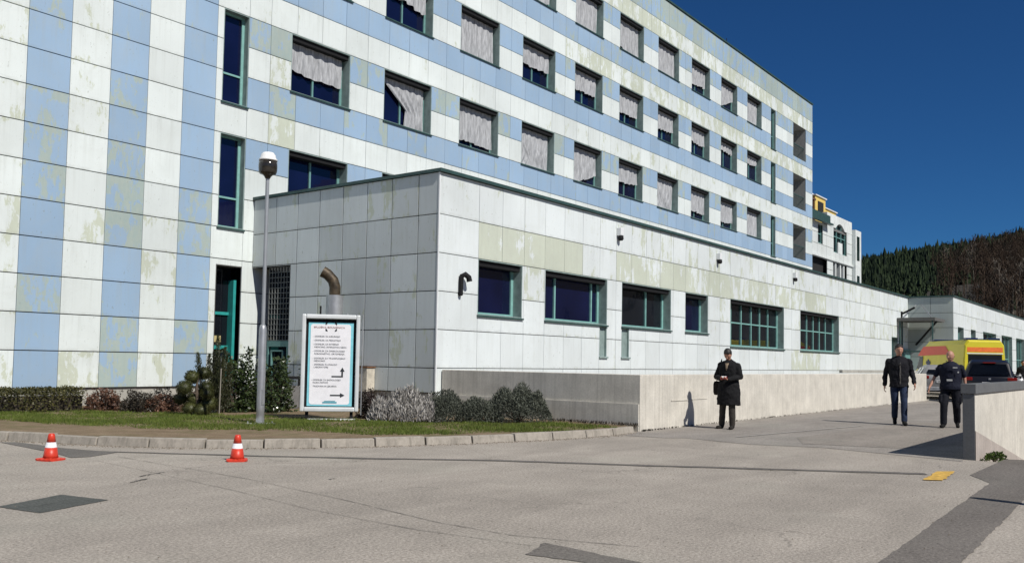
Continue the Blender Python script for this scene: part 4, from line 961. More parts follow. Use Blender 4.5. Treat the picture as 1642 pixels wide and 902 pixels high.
# ------------------------------------------------------------------ traffic cones
def cone(loc, label, rz):
    t0 = thing('traffic_cone', loc, label, 'traffic cone', 'traffic cones on the forecourt', rz)
    m = MB(); rr = random.Random(int(loc[0] * 10)); P = []
    for k in range(24):
        a = 2 * pi * k / 24; q = .128 / max(abs(cos(a)), abs(sin(a))) ** .7; P.append((q * cos(a), q * sin(a)))
    m.ring([[(x, y, 0.003 + .008 * sin(3 * i)) for i, (x, y) in enumerate(P)], [(x, y, .022 + .006 * sin(3 * i)) for i, (x, y) in enumerate(P)], [(x * .5, y * .5, .038) for x, y in P]], smooth=False)
    m.build('base', M['redplastic'], t0)
    m = MB(); m.lathe([(.088, .034), (.080, .07), (.067, .16)], n=24); m.lathe([(.053, .215), (.036, .315), (.026, .325)], n=24); m.build('cone_body', M['redplastic'], t0)
    m = MB(); m.lathe([(.069, .155), (.067, .158), (.0545, .216), (.053, .219)], n=24); m.build('reflective_band', M['refl_white'], t0)
cone((5.22, 10.98, 0), 'red and white traffic cone further left, near the dark asphalt patch', .3)
cone((6.75, 9.40, 0), 'red and white traffic cone in front of the lamp post, by the kerb stones', .9)

# ------------------------------------------------------------------ flue, boxes by the annex side wall
fl = thing('flue_pipe', (14.3, 16.27, .08), 'steel flue with brown elbow outlet rising behind the sign', 'flue pipe')
m = MB(); m.tube([(0, 0, -.05), (0, 0, 2.72)], .20, 24); m.build('pipe_body', M['steel'], fl)
m = MB(); base_ = Vector((0, 0, 2.70)); e = Vector((lat.x, lat.y, 0)) * -1
pt = [base_, base_ + Vector((0, 0, .22)), base_ + e * .05 + Vector((0, 0, .38)), base_ + e * .18 + Vector((0, 0, .52)), base_ + e * .30 + Vector((0, 0, .585))]
m.tube(pt, [.135, .134, .132, .132, .14], 18, cap=False); m.tube([pt[0], pt[0] + Vector((0, 0, .03))], .125, 18); el = m.build('elbow', M['rustpipe'], fl)
m = MB(); m.tube([pt[-1] - (pt[-1] - pt[-2]).normalized() * .05, pt[-1] - (pt[-1] - pt[-2]).normalized() * .04], .132, 16); m.build('opening', M['black'], el)
m = MB(); m.box(-.34, -.31, .1, .13, -.05, 2.45); m.box(-.32, .32, .13, .16, 2.0, 2.05); m.build('bracket', M['black'], fl)
bx = thing('wall_cabinet', (14.68, 15.3, .55), 'small rust streaked cabinet on the shaded side wall, right of the sign', 'cabinet')
m = MB(); m.box(-.20, .055, -.02, .36, -.03, .53); m.build('cabinet_body', simple('cream_cabinet', (.50, .46, .38), .7, var=.25, scale=9), bx, bevel=.008)
m = MB(); m.box(-.225, .06, -.045, .375, .532, .56); m.build('lid', simple('rusty_lid', (.16, .075, .035), .9, var=.4, scale=15), bx)
lb = thing('litter_bin', (13.45, 16.75, .09), 'grey box shaped litter bin with black hood near the entrance, left of the sign', 'litter bin', rz=radians(-45))
m = MB(); m.ring([[(x * k, y * k, z) for x, y in ((-.20, -.17), (.20, -.17), (.20, .17), (-.20, .17))] for k, z in ((.94, 0), (1, .05), (1.0, .52), (.97, .54))], smooth=False); m.build('bin_body', simple('grey_bin_concrete', (.17, .165, .16), .8, var=.2), lb, bevel=.012)
m = MB(); m.box(-.21, .21, -.18, .18, .70, .76)
for a in (-1, 1):
    for b in (-1, 1): m.box(a * .19 - .015, a * .19 + .015, b * .16 - .015, b * .16 + .015, .54, .70)
m.build('hood', M['black'], lb, bevel=.006)

# unseen bollard added out of frame to the right to throw the thin shadow
bo = thing('bollard', (9.80, .66, 0), 'unseen grey steel bollard added right of the dark asphalt strip for its shadow', 'bollard')
m = MB(); m.lathe([(.10, 0), (.09, .02), (.075, .05), (.075, 1.0), (.06, 1.06), (.02, 1.09)], n=18); m.build('post', M['steel'], bo)
m = MB(); m.lathe([(.078, .80), (.078, .90)], n=18); m.build('band', M['refl_white'], bo)

# ------------------------------------------------------------------ vehicles
PAINT = lambda n, c, r_=.3: simple(n, c, r_, 0, .5, .04, 3)
TY = simple('tyre_rubber', (.018, .018, .018), .85); RIM = simple('alloy_rim', (.38, .38, .39), .35, .7)
LR = simple('red_lamp_glass', (.20, .010, .008), .15); LW = simple('clear_lamp_glass', (.6, .6, .6), .15); PL = simple('number_plate_white', (.7, .7, .7), .5)
def wheel(par, x, y, r_=.33, side=1):
    m = MB(); prof = [(.20, -.10), (r_ - .03, -.10), (r_, -.07), (r_, .07), (r_ - .03, .10), (.20, .10)]
    vs = []; n = 22
    for q, h in prof:
        for k in range(n): t_ = 2 * pi * k / n; vs.append((q * cos(t_), h, q * sin(t_)))
    m.add(vs, [(i * n + k, i * n + (k + 1) % n, (i + 1) * n + (k + 1) % n, (i + 1) * n + k) for i in range(5) for k in range(n)], smooth=True)
    o = m.build('wheel', TY, par, loc=(x, y, r_)); m = MB()
    for hh in (.08,):
        vs = [(0, side * hh, 0)] + [(.205 * cos(2 * pi * k / 20), side * (hh + .0), .205 * sin(2 * pi * k / 20)) for k in range(20)]
        m.add(vs, [(0, 1 + k, 1 + (k + 1) % 20) for k in range(20)] + [(0, 1 + (k + 1) % 20, 1 + k) for k in range(20)])
    for k in range(5): a = 2 * pi * k / 5; m.obox((.10 * cos(a), side * .09, .10 * sin(a)), (.10 * cos(a), 0, .10 * sin(a)), (-.022 * sin(a), 0, .022 * cos(a)), (0, .012, 0))
    m.build('rim', RIM, o)
def car(name, loc, heading, label, cat, paint, L=4.5, W=1.82, H=1.62, suv=True, plate=None):
    """local +x is forward, origin at the middle of the car on the ground"""
    t0 = thing(name, loc, label, cat, rz=heading); h = L / 2
    st = [(-h, .55, .92, .84), (-h + .06, .38, 1.02, .93), (-h + .5, .30, 1.04, 1.0), (-h + 1.2, .28, 1.03, 1.0), (0, .27, 1.0, 1.0), (h - 1.5, .27, .99, 1.0), (h - .8, .28, .92, .97), (h - .2, .32, .78, .88), (h, .45, .64, .74)]
    def sec(x, zb, zt, k):
        w_ = W / 2 * k; P = [(-w_ * .86, zb), (-w_, zb + .12), (-w_ * 1.0, (zb + zt) / 2), (-w_ * .96, zt - .08), (-w_ * .88, zt), (w_ * .88, zt), (w_ * .96, zt - .08), (w_, (zb + zt) / 2), (w_, zb + .12), (w_ * .86, zb)]
        return [(x, y, z) for y, z in P]
    m = MB(); m.ring([sec(*q) for q in st])
    rt_ = [(-h + .12, 1.0, .86, 1.02), (-h + .42, 1.0, .80, H - .10), (-h + .75, 1.0, .76, H), (-.1, 1.0, .76, H), (.55, .98, .74, H - .06), (1.25, .95, .80, 1.02)]
    def sec2(x, zb, k, zt):
        w_ = W / 2; kt = k * .90; return [(x, -w_ * .93, zb), (x, -w_ * kt, zt - .06), (x, -w_ * kt * .86, zt), (x, w_ * kt * .86, zt), (x, w_ * kt, zt - .06), (x, w_ * .93, zb)]
    m.ring([sec2(*q) for q in rt_]); m.build('body', paint, t0, bevel=.03)
    m = MB(); w_ = W / 2   # windows set just outside the roof pillars
    y1, y2 = w_ * .72, w_ * .60
    m.add([(-h + .10, -y1, 1.08), (-h + .10, y1, 1.08), (-h + .385, y2, H - .16), (-h + .385, -y2, H - .16)], [(0, 1, 2, 3), (3, 2, 1, 0)]); o = m.build('rear_window', M['glass_dk'], t0)
    for sg_ in (-1, 1):
        m = MB(); 
        for xa, xb in ((-h + .75, -.45), (-.35, .55)): m.add([(xa, sg_ * (w_ * .935), 1.06), (xb + (.4 if xb > 0 else 0), sg_ * (w_ * .935), 1.04), (xb, sg_ * (w_ * .735), H - .12), (xa + .1, sg_ * (w_ * .735), H - .12)], [(0, 1, 2, 3), (3, 2, 1, 0)])
        m.build('side_window', M['glass_dk'], t0)
        m = MB(); m.box(-h - .015, -h + .22, sg_ * w_ * .62 if sg_ > 0 else -w_ * .97, w_ * .97 if sg_ > 0 else -w_ * .62, .86, .99); m.build('tail_lamp', LR, t0, bevel=.02)
        m = MB(); m.box(h - .14, h + .0, sg_ * w_ * .55 if sg_ > 0 else -w_ * .80, w_ * .80 if sg_ > 0 else -w_ * .55, .58, .68); m.build('headlight', LW, t0, bevel=.02)
        m = MB(); m.ell((.75, sg_ * (w_ + .09), 1.02), (.06, .11, .07)); m.build('wing_mirror', paint, t0)
        for xx in (-h + .85, h - .85): wheel(t0, xx, sg_ * (w_ - .10), .34, sg_)
    m = MB(); m.box(-h - .035, -h + .05, -w_ * .9, w_ * .9, .36, .52); m.build('bumper', M['black'] if suv else M['steel'], t0, bevel=.02)
    m = MB(); m.box(-h - .025, -h + .03, -.26, .26, .70, .81); pl = m.build('number_plate', PL, t0)
    m = MB(); 
    for k, x_ in enumerate((-.20, -.16, -.08, -.04, 0, .06, .10, .15, .2)): m.box(-h - .028, -h - .024, x_ - .012, x_ + .012, .72, .79)
    m.build('plate_characters', INK, pl)
    m = MB(); m.box(-h + .33, -h + .40, -.22, .22, H - .13, H - .09); m.build('brake_lamp', LR, t0)
    m = MB(); m.box(-h - .02, -h + .03, -.04, .04, .90, .97); m.build('badge', M['steel'], t0)
    return t0
HD = radians(11)
def carat(rear, hd, L): return (rear[0] + cos(hd) * L / 2, rear[1] + sin(hd) * L / 2, 0)
car('parked_car', carat((37.7, 5.90), HD, 4.6), HD, 'black parked car seen from behind, in front of the yellow ambulance', 'car', PAINT('black_car_paint', (.012, .012, .015)), 4.6, 1.88, 1.66)
car('parked_car', carat((40.4, 8.05), HD + .12, 4.3), HD + .12, 'silver grey parked car behind the two walking men at the end of the concrete wall', 'car', PAINT('silver_car_paint', (.28, .28, .28)), 4.3, 1.74, 1.45, False)

AH = radians(38)
am = thing('ambulance', carat((46.4, 7.45), AH, 5.8), 'yellow ambulance van with red roof stripe parked behind the black car', 'ambulance', rz=AH)
YEL = PAINT('yellow_ambulance_paint', (.62, .54, .03), .35); RED = PAINT('red_stripe_film', (.62, .06, .02), .4)
L, W, H = 5.8, 1.98, 2.66; h = L / 2
m = MB()
def vsec(x, zb, zt, k, kt=.90):
    w_ = W / 2 * k; return [(x, -w_ * .95, zb), (x, -w_, zb + .15), (x, -w_, zt * .62), (x, -w_ * (kt + .04), zt - .22), (x, -w_ * kt * .86, zt), (x, w_ * kt * .86, zt), (x, w_ * (kt + .04), zt - .22), (x, w_, zt * .62), (x, w_, zb + .15), (x, w_ * .95, zb)]
m.ring([vsec(*q) for q in ((-h, .45, H - .08, .97), (-h + .08, .40, H, 1.0), (h - 2.0, .38, H, 1.0), (h - 1.55, .38, H - .25, .99), (h - .95, .38, 1.45, .97), (h - .25, .42, 1.12, .90), (h, .5, .9, .8))], smooth=False)
m.build('body', YEL, am, bevel=.05)
for sg_ in (-1, 1):
    m = MB(); y_ = sg_ * (W / 2 + .006); y2 = sg_ * (W / 2 * .945 + .012)
    for P in ([(-h + .1, .62), (h - 1.3, .62), (h - 1.3, .80), (-h + .1, .80)],): m.add([(x, y_, z) for x, z in P], [(0, 1, 2, 3), (3, 2, 1, 0)])
    ya_ = sg_ * (W / 2 * .985 + .012); m.add([(-h + 1.3, ya_, 1.98), (h - 1.2, ya_, 1.93), (h - 1.75, y2, 2.40), (-h + 1.8, y2, 2.40)], [(0, 1, 2, 3), (3, 2, 1, 0)]); m.build('red_stripe', RED, am)
    m = MB(); m.add([(h - 1.75, y_ * 1.006, 1.28), (h - 1.05, y_ * 1.0, 1.26), (h - 1.42, y2 * 1.03, 1.88), (h - 1.75, y_ * .992, 1.90)], [(0, 1, 2, 3), (3, 2, 1, 0)]); m.build('side_window', M['glass_dk'], am)
    m = MB()   # six-armed medical star
    for k in range(3):
        a = k * pi / 3 + pi / 2; ax = Vector((cos(a), 0, sin(a))); m.obox((h - 2.35, sg_ * (W / 2 + .012 + .002 * k), 1.50), ax * .25, Vector((0, .002, 0)), Vector((-sin(a), 0, cos(a))) * .075)
    m.build('medical_star', simple('navy_film', (.02, .03, .09), .5), am)
    for xx in (-h + 1.0, h - .95): wheel(am, xx, sg_ * (W / 2 - .13), .36, sg_)
    m = MB(); m.box(-h - .012, -h + .03, sg_ * (W / 2 - .06) if sg_ < 0 else W / 2 - .22, -W / 2 + .22 if sg_ < 0 else W / 2 - .06, .85, 1.25); m.build('tail_lamp', LR, am)
text('112', -h + 1.75, 1.38, .46, simple('navy_letters', (.02, .03, .09), .5), am, W / 2 + .012, 1.0, (pi / 2, 0, pi))
m = MB(); m.box(-h - .012, -h + .02, -.80, .80, 1.35, 1.98); m.build('rear_window', M['glass_dk'], am)
m = MB(); m.box(-h - .010, -h + .02, -.84, .84, 2.10, 2.32); m.box(-h - .010, -h + .02, -.84, .84, .98, 1.12); m.build('rear_red_stripe', simple('orange_film', (.75, .17, .03), .5), am)
m = MB(); m.box(-h - .016, -h - .0, -.85, .85, 2.01, 2.05); m.build('white_line', M['white'], am)
m = MB(); m.box(-h + .15, -h + .40, -.80, -.25, H + .001, H + .10); m.box(-h + .15, -h + .40, .25, .80, H + .001, H + .10); m.box(-h + .2, -h + .35, -.2, .2, H, H + .06); m.box(h - 2.6, h - 2.3, -.8, .8, H, H + .09); m.build('light_bar', simple('dark_blue_beacon', (.01, .02, .08), .2), am)
m = MB(); m.box(-h - .05, -h + .05, -.9, .9, .42, .62); m.build('bumper', M['black'], am)
m = MB(); m.add([(h - 1.50, -.78, H - .42), (h - 1.50, .78, H - .42), (h - .93, .84, 1.50), (h - .93, -.84, 1.50)], [(0, 1, 2, 3), (3, 2, 1, 0)]); m.build('windscreen', M['glass_dk'], am)

# grey scooter beyond the parapet, beside the right-hand person
sc_ = thing('motor_scooter', (45.9, 5.75, 0), 'pale grey motor scooter parked right of the black car', 'scooter', rz=.5)
m = MB(); m.ring([[(x, w_ * cos(a), z + hh * sin(a)) for a in [2 * pi * k / 10 for k in range(10)]] for x, w_, z, hh in ((-.75, .08, .72, .08), (-.6, .16, .70, .16), (-.2, .18, .66, .2), (.0, .14, .40, .1), (.35, .16, .36, .08), (.5, .20, .60, .28), (.62, .12, .9, .2), (.58, .06, 1.05, .08))]); m.build('body', PAINT('scooter_paint', (.40, .40, .40)), sc_)
m = MB(); m.tube([(.55, -.33, 1.1), (.5, 0, 1.08), (.55, .33, 1.1)], .018, 6); m.tube([(.5, 0, 1.0), (.78, 0, .25)], .03, 6); m.build('handlebar', M['black'], sc_)
m = MB(); m.ring([[(x, .13 * cos(a) * k_, .88 + .05 * sin(a)) for a in [2 * pi * k / 8 for k in range(8)]] for x, k_ in ((-.7, .6), (-.3, 1), (.0, .7))]); m.build('seat', M['black'], sc_)
wheel(sc_, -.6, 0, .24); wheel(sc_, .78, 0, .24)

# ------------------------------------------------------------------ people
def remesh(mb, name, mat, parent, vox, smooth=3, disp=0):
    o = mb.build('tmp', mat); o.modifiers.new('r', 'REMESH').mode = 'VOXEL'; o.modifiers['r'].voxel_size = vox
    s_ = o.modifiers.new('s', 'SMOOTH'); s_.iterations = smooth; s_.factor = .5
    if disp:
        tx = bpy.data.textures.new('folds', 'CLOUDS'); tx.noise_scale = .11; tx.noise_depth = 2; d_ = o.modifiers.new('d', 'DISPLACE'); d_.texture = tx; d_.strength = disp; d_.mid_level = .5
    dg = bpy.context.evaluated_depsgraph_get(); me = bpy.data.meshes.new_from_object(o.evaluated_get(dg)); old = o.data
    bpy.data.objects.remove(o); bpy.data.meshes.remove(old); me.name = name; me.polygons.foreach_set('use_smooth', [True] * len(me.polygons))
    q = bpy.data.objects.new(name, me); COL.objects.link(q); q.parent = parent; return q
def cap(m, a, b, ra, rb, n=12):
    a = Vector(a); b = Vector(b); m.ell(a, (ra, ra, ra), n, 8); m.ell(b, (rb, rb, rb), n, 8); m.tube([a, b], [ra, rb], n)
def loft(m, S, n=20, tw=None):
    m.ring([[(cx_ + rx * cos(2 * pi * k / n), cy_ + ry * sin(2 * pi * k / n), z) for k in range(n)] for cx_, cy_, z, rx, ry in S])
def hand(m, wrist, dirv, palmn, curl=.5, s=1.0, thumb=1):
    """palm, four fingers of different lengths with two bends, thumb from the side"""
    w_ = Vector(wrist); d = Vector(dirv).normalized(); n_ = Vector(palmn); n_ = (n_ - d * n_.dot(d)).normalized(); s_ = d.cross(n_)
    for k in (-1.5, -.5, .5, 1.5): cap(m, w_ + s_ * k * .010 * s, w_ + d * .085 * s + s_ * k * .019 * s, .015 * s, .0125 * s, 8)
    for k, L_ in zip((-1.5, -.5, .5, 1.5), (.060, .075, .082, .070)):
        p = w_ + d * .085 * s + s_ * k * .019 * s; a = 0
        for q in range(3):
            a += curl * (.5 + .5 * q); dd = d * cos(a) + n_ * sin(a); p2 = p + dd * L_ * s * (.45, .32, .23)[q]; cap(m, p, p2, (.0095 - .001 * q) * s, (.0088 - .001 * q) * s, 7); p = p2
    p = w_ + d * .02 * s + s_ * thumb * .022 * s; dd = (d * .6 + s_ * thumb * .65 + n_ * .35).normalized(); p2 = p + dd * .045 * s; cap(m, p, p2, .013 * s, .011 * s, 7); dd = (d * .8 + s_ * thumb * .1 + n_ * .5).normalized(); cap(m, p2, p2 + dd * .038 * s, .011 * s, .008 * s, 7)
SKIN = simple('skin', (.42, .22, .15), .5, 0, .4, .08, 20, obj=True)
def person(loc, rz, label, H=1.78, J=None, wear=None, group=None, head=(0, 0), skin=SKIN):
    """local frame faces -y"""
    t = bpy.data.objects; k = H / 1.78
    V = lambda p: Vector(p) * k
    j = dict(hl=(.095, 0, .93), hr=(-.095, 0, .93), kl=(.10, -.03, .50), kr=(-.10, -.03, .50), al=(.10, .02, .085), ar=(-.10, .02, .085), tl=(.115, -.14, .03), tr=(-.115, -.14, .03),
             sl=(.185, 0, 1.44), sr=(-.185, 0, 1.44), el=(.25, .03, 1.16), er=(-.25, .03, 1.16), wl=(.26, -.06, .92), wr=(-.26, -.06, .92), ch=(0, 0, 1.3), nk=(0, .0, 1.50), hd=(0, -.02, 1.655))
    if J: j.update(J)
    j = {a: V(b) for a, b in j.items()}; pitch, yaw = head
    m = MB()
    loft(m, [(j['ch'].x * q, j['ch'].y * q, z * k, rx * k, ry * k) for z, rx, ry, q in ((.86, .12, .09, 0), (.93, .155, .105, .1), (1.03, .145, .10, .4), (1.13, .14, .10, .7), (1.27, .165, .115, 1), (1.38, .17, .11, 1), (1.45, .13, .085, 1), (1.49, .06, .055, 1))])
    cap(m, j['ch'] + V((0, .01, .16)), j['nk'] + (j['hd'] - j['nk']) * .35, .058 * k, .052 * k)
    Rm = Matrix.Rotation(yaw, 3, 'Z') @ Matrix.Rotation(pitch, 3, 'X'); hc = j['hd']; hp = lambda p: hc + Rm @ (Vector(p) * k)
    m.ell(hc, (.082 * k, .100 * k, .116 * k), 18, 14, rot=Rm)
    m.ell(hp((0, -.030, -.055)), (.056 * k, .058 * k, .066 * k), 14, 10, rot=Rm)          # jaw
    m.ell(hp((0, -.052, -.100)), (.028 * k, .026 * k, .02 * k), 10, 8, rot=Rm)            # chin
    cap(m, hp((0, -.092, .012)), hp((0, -.110, -.026)), .009 * k, .015 * k, 8)            # nose
    for s_ in (-1, 1):
        m.ell(hp((s_ * .075, .012, -.008)), (.012 * k, .022 * k, .034 * k), 8, 6, rot=Rm)  # ears
        cap(m, hp((s_ * .012, -.088, .026)), hp((s_ * .045, -.074, .028)), .011 * k, .008 * k, 8)   # brow
        m.ell(hp((s_ * .038, -.068, -.03)), (.022 * k, .018 * k, .02 * k), 8, 6, rot=Rm)
    cap(m, hp((-.020, -.086, -.060)), hp((.020, -.086, -.060)), .0085 * k, .0085 * k, 8)      # lips
    for a, b in (('s', 'e'), ('e', 'w')):
        for q in 'lr': cap(m, j[a + q] - (V((0, 0, .045)) if a == 's' else V((0, 0, 0))), j[b + q], (.044 if a == 's' else .038) * k, (.038 if a == 's' else .026) * k)
    for q in 'lr':
        cap(m, j['h' + q], j['k' + q], .082 * k, .055 * k); cap(m, j['k' + q], j['a' + q], .054 * k, .036 * k); cap(m, j['a' + q] - V((0, 0, .03)), j['t' + q], .036 * k, .03 * k)
        sd = 1 if q == 'l' else -1; f_ = (j['w' + q] - j['e' + q]).normalized()
        hd_ = wear.get('hand' + q); dv, pn = hd_ if hd_ else ((f_ * .8 + Vector((0, 0, -.4))), Vector((-sd, -.1, 0)))
        hand(m, j['w' + q], dv, pn, wear.get('curl', .42), 1.05 * k, -1 if q == 'l' else 1)
    body = remesh(m, 'person', skin, None, .0075, 2); body.location = loc; body.rotation_euler = (0, 0, rz); tag(body, label, 'person', group)
    m = MB()
    for s_ in (-1, 1): m.ell(hp((s_ * .030, -.083, .006)), (.012 * k, .008 * k, .007 * k), 8, 6, rot=Rm)
    m.build('eye', simple('eye_dark', (.03, .02, .018), .2), body)
    # shoes
    for q in 'lr':
        m = MB(); cap(m, j['a' + q] + V((0, .03, -.03)), j['a' + q] + V((0, -.02, -.025)), .045 * k, .05 * k); cap(m, j['a' + q] + V((0, 0, -.045)), j['t' + q], .042 * k, .042 * k)
        c = (j['a' + q] + j['t' + q]) / 2; 
        remesh(m, 'shoe', wear['shoe'], body, .009, 2)
    # trousers
    m = MB(); f = wear.get('fit', 1.0)
    loft(m, [(0, 0, z * k, rx * k, ry * k) for z, rx, ry in ((.84, .13, .11), (.93, .172, .125), (1.02, .165, .12), (1.05, .16, .115))])
    for q in 'lr':
        cap(m, j['h' + q] + V((0, 0, -.02)), j['k' + q], .098 * k * f, .074 * k * f); cap(m, j['k' + q], j['a' + q] + V((0, .005, .02)), .073 * k * f, .064 * k * f)
        if wear.get('cargo'): sd = 1 if q == 'l' else -1; m.box(*(lambda c: (c.x - .03, c.x + .03, c.y - .07, c.y + .07, c.z - .09, c.z + .08))((j['k' + q] + V((sd * .075, .01, .16)))))
    remesh(m, 'trousers', wear['trousers'], body, .011, 3, .012)
    # upper garment
    m = MB(); g = wear.get('bulk', 1.0); ch = j['ch']
    S = [(1.515, .068, .062), (1.485, .12, .085), (1.44, .17, .11), (1.38, .195, .135), (1.30, .20, .145), (1.18, .195, .14), (1.05, .19, .135)]
    S = wear.get('hem', [(.90, .20, .14), (.86, .19, .13)])[::-1] + S[::-1]
    loft(m, [(ch.x * min(1, max(0, (z - .9) / .4)), ch.y * min(1, max(0, (z - .9) / .4)), z * k, rx * k * g, ry * k * g) for z, rx, ry in S], 24)
    cap(m, j['ch'] + V((0, .012, .14)), j['nk'] + V((0, .006, .0)), .08 * k, .066 * k)
    sl_ = wear.get('sleeve', 'long')
    for q in 'lr':
        m.ell(j['s' + q] * .97 + V((0, 0, -.02)), (.066 * k * g, .072 * k * g, .055 * k * g), 12, 8); cap(m, j['s' + q] + V((0, 0, -.045)), j['e' + q] if sl_ == 'long' else j['s' + q].lerp(j['e' + q], .8), .064 * k * g, .056 * k * g)
        if sl_ == 'long': cap(m, j['e' + q], j['e' + q].lerp(j['w' + q], .95), .056 * k * g, .044 * k * g)
    top = remesh(m, wear.get('topname', 'jacket'), wear['top'], body, .011, 3, wear.get('fold', .02))
    # hair
    if wear.get('hair'):
        m = MB(); m.ell(hp((0, .018, .026)), (.089 * k, .102 * k, .108 * k), 16, 12, rot=Rm)
        if wear.get('fringe', True): cap(m, hp((-.045, -.062, .082)), hp((.045, -.062, .082)), .022 * k, .022 * k)
        if wear.get('bald'): m = MB(); cap(m, hp((-.07, .03, -.02)), hp((-.05, .08, -.02)), .014 * k, .02 * k); cap(m, hp((.07, .03, -.02)), hp((.05, .08, -.02)), .014 * k, .02 * k); cap(m, hp((-.05, .08, -.02)), hp((.05, .08, -.02)), .02 * k, .02 * k)
        remesh(m, 'hair', wear['hair'], body, .009, 1, .006)
    return body, hp, j, k
CL = lambda n, c, v=.25: mat_cloth(n, c, .85, v)
BLK = CL('black_wool', (.010, .010, .011)); HAIR = simple('dark_hair', (.014, .011, .009), .6, obj=True)
face_rz = lambda x, y: atan2(y, x) - pi / 2 + 0.0   # turn local -y towards the camera at the origin
# woman in a long coat looking down at her hands
x_, y_ = 16.95, 7.36
b1, hp, j, k = person((x_, y_, .004), face_rz(x_, y_) - .35, 'person in long black coat, head bowed over a red item in both hands', 1.64,
    dict(hd=(0, -.075, 1.635), nk=(0, -.02, 1.50), wl=(.075, -.27, 1.09), wr=(-.075, -.27, 1.09), el=(.27, -.03, 1.14), er=(-.27, -.03, 1.14), kl=(.09, -.05, .5), kr=(-.13, -.02, .5), al=(.09, -.03, .085), ar=(-.17, .03, .085), tl=(.10, -.18, .03), tr=(-.21, -.11, .03)),
    dict(shoe=CL('dark_shoe', (.02, .018, .016)), trousers=CL('grey_brown_trousers', (.045, .04, .034)), top=BLK, topname='long_coat', hem=[(.98, .21, .16), (.80, .225, .175), (.60, .235, .18), (.52, .235, .175)], bulk=1.12, hair=HAIR, fold=.035, fit=1.05,
         handl=((-.8, -.55, .1), (-.2, -.2, 1)), handr=((.8, -.55, .1), (.2, -.2, 1)), curl=.5), head=(.72, .1))
m = MB(); m.obox((0, -.335 * k, 1.115 * k), (.045, 0, 0), (0, .035, .02), (0, -.005, .01)); m.build('wallet', simple('red_leather', (.22, .02, .03), .5), b1) if False else None
it = MB(); it.obox((0, 0, 0), (.06, 0, 0), (0, .035, .02), (0, -.006, .012))
io = thing('wallet', (x_, y_, 0), 'small dark red wallet held in both hands by the person in the long coat', 'wallet', rz=b1.rotation_euler.z); io.location = Vector((x_, y_, 0)) + Matrix.Rotation(b1.rotation_euler.z, 3, 'Z') @ Vector((0, -.325 * k, 1.125 * k))
it.build('cover', simple('red_leather', (.25, .02, .03), .5), io); it = MB(); it.obox((0, .002, .014), (.05, 0, 0), (0, .028, .016), (0, -.002, .004)); it.build('paper', M['white'], io)
m = MB(); loft(m, [(0, -.10 * k, 1.44 * k, .05, .05), (0, -.12 * k, 1.36 * k, .03, .05), (0, -.14 * k, 1.28 * k, .012, .03)], 12); m.build('scarf', CL('beige_scarf', (.22, .17, .12)), b1)
# the shoulder bag behind the coat
bg_ = MB(); bg_.ring([[(x * s_, y * s_, z) for x, y in ((-.07, -.09), (.07, -.09), (.07, .09), (-.07, .09))] for s_, z in ((.8, 0), (1, .06), (1, .22), (.8, .28))], smooth=False)
bo_ = thing('shoulder_bag', Vector((x_, y_, .68)) + Matrix.Rotation(b1.rotation_euler.z, 3, 'Z') @ Vector((-.25, .05, 0)), 'dark shoulder bag hanging at the side of the person in the long coat', 'bag', rz=b1.rotation_euler.z)
bg_.build('bag_body', CL('dark_leather', (.018, .015, .013)), bo_, bevel=.015); m = MB(); m.tube([(0, -.08, .25), (.03, -.06, .50), (.09, -.03, .73), (.07, .05, .5), (0, .08, .25)], .010, 6); m.build('strap', BLK, bo_)

# man in dark jacket and jeans walking
x_, y_ = 21.35, 5.18
b2, hp, j, k = person((x_, y_, .008), face_rz(x_, y_) + .10, 'man walking in black jacket and blue jeans, left of the two walking men', 1.83,
    dict(sl=(.20, 0, 1.44), sr=(-.20, 0, 1.44), wl=(.30, -.14, .92), wr=(-.29, .06, .87), el=(.265, .03, 1.15), er=(-.265, .08, 1.14), kl=(.09, -.13, .51), kr=(-.085, .0, .48), al=(.085, -.20, .09), ar=(-.07, .22, .15), tl=(.095, -.36, .04), tr=(-.075, .10, .03), hd=(.0, -.05, 1.65)),
    dict(shoe=CL('black_shoe', (.012, .012, .012)), trousers=CL('blue_jeans', (.020, .030, .060), .35), top=CL('black_jacket', (.011, .011, .014)), hem=[(.92, .185, .135), (.83, .195, .14)], bulk=1.06, hair=HAIR, fold=.045), head=(.12, .15))
m = MB(); m.ring([[(q_[0] + dx * k, -q_[2] * k, q_[1] * k) for dx in (-q_[3], -q_[3] * .3, q_[3] * .4, q_[3])] for q_ in ((.0, 1.42, .118, .016), (.006, 1.34, .155, .020), (.016, 1.22, .168, .012), (.010, 1.10, .168, .018), (.018, .98, .166, .010), (.014, .90, .160, .014))], smooth=False)
m.build('shirt_front', CL('pale_shirt', (.16, .15, .14), .5), b2)
# bald man in navy uniform
x_, y_ = 21.3, 4.10
b3, hp, j, k = person((x_, y_, .008), face_rz(x_, y_) - .08, 'bald walking man in a dark navy short-sleeved uniform with cargo trousers', 1.69,
    dict(sl=(.215, 0, 1.43), sr=(-.215, 0, 1.43), wl=(.31, .02, .93), wr=(-.43, -.12, .92), el=(.285, .07, 1.16), er=(-.33, .03, 1.17), kl=(.12, .0, .49), kr=(-.13, -.14, .51), al=(.12, .18, .13), ar=(-.14, -.16, .09), tl=(.14, .05, .03), tr=(-.17, -.31, .04), hd=(0, -.03, 1.655), hl=(.105, 0, .93), hr=(-.105, 0, .93)),
    dict(shoe=CL('black_boot', (.010, .010, .010)), trousers=CL('navy_cargo', (.010, .011, .016)), top=CL('navy_shirt', (.012, .014, .026)), topname='uniform_shirt', hem=[(.95, .205, .16), (.88, .20, .155)], bulk=1.16, hair=simple('grey_stubble', (.12, .10, .09), .8), bald=True, sleeve='short', cargo=True, fit=1.15, fold=.02), head=(.10, -.35))
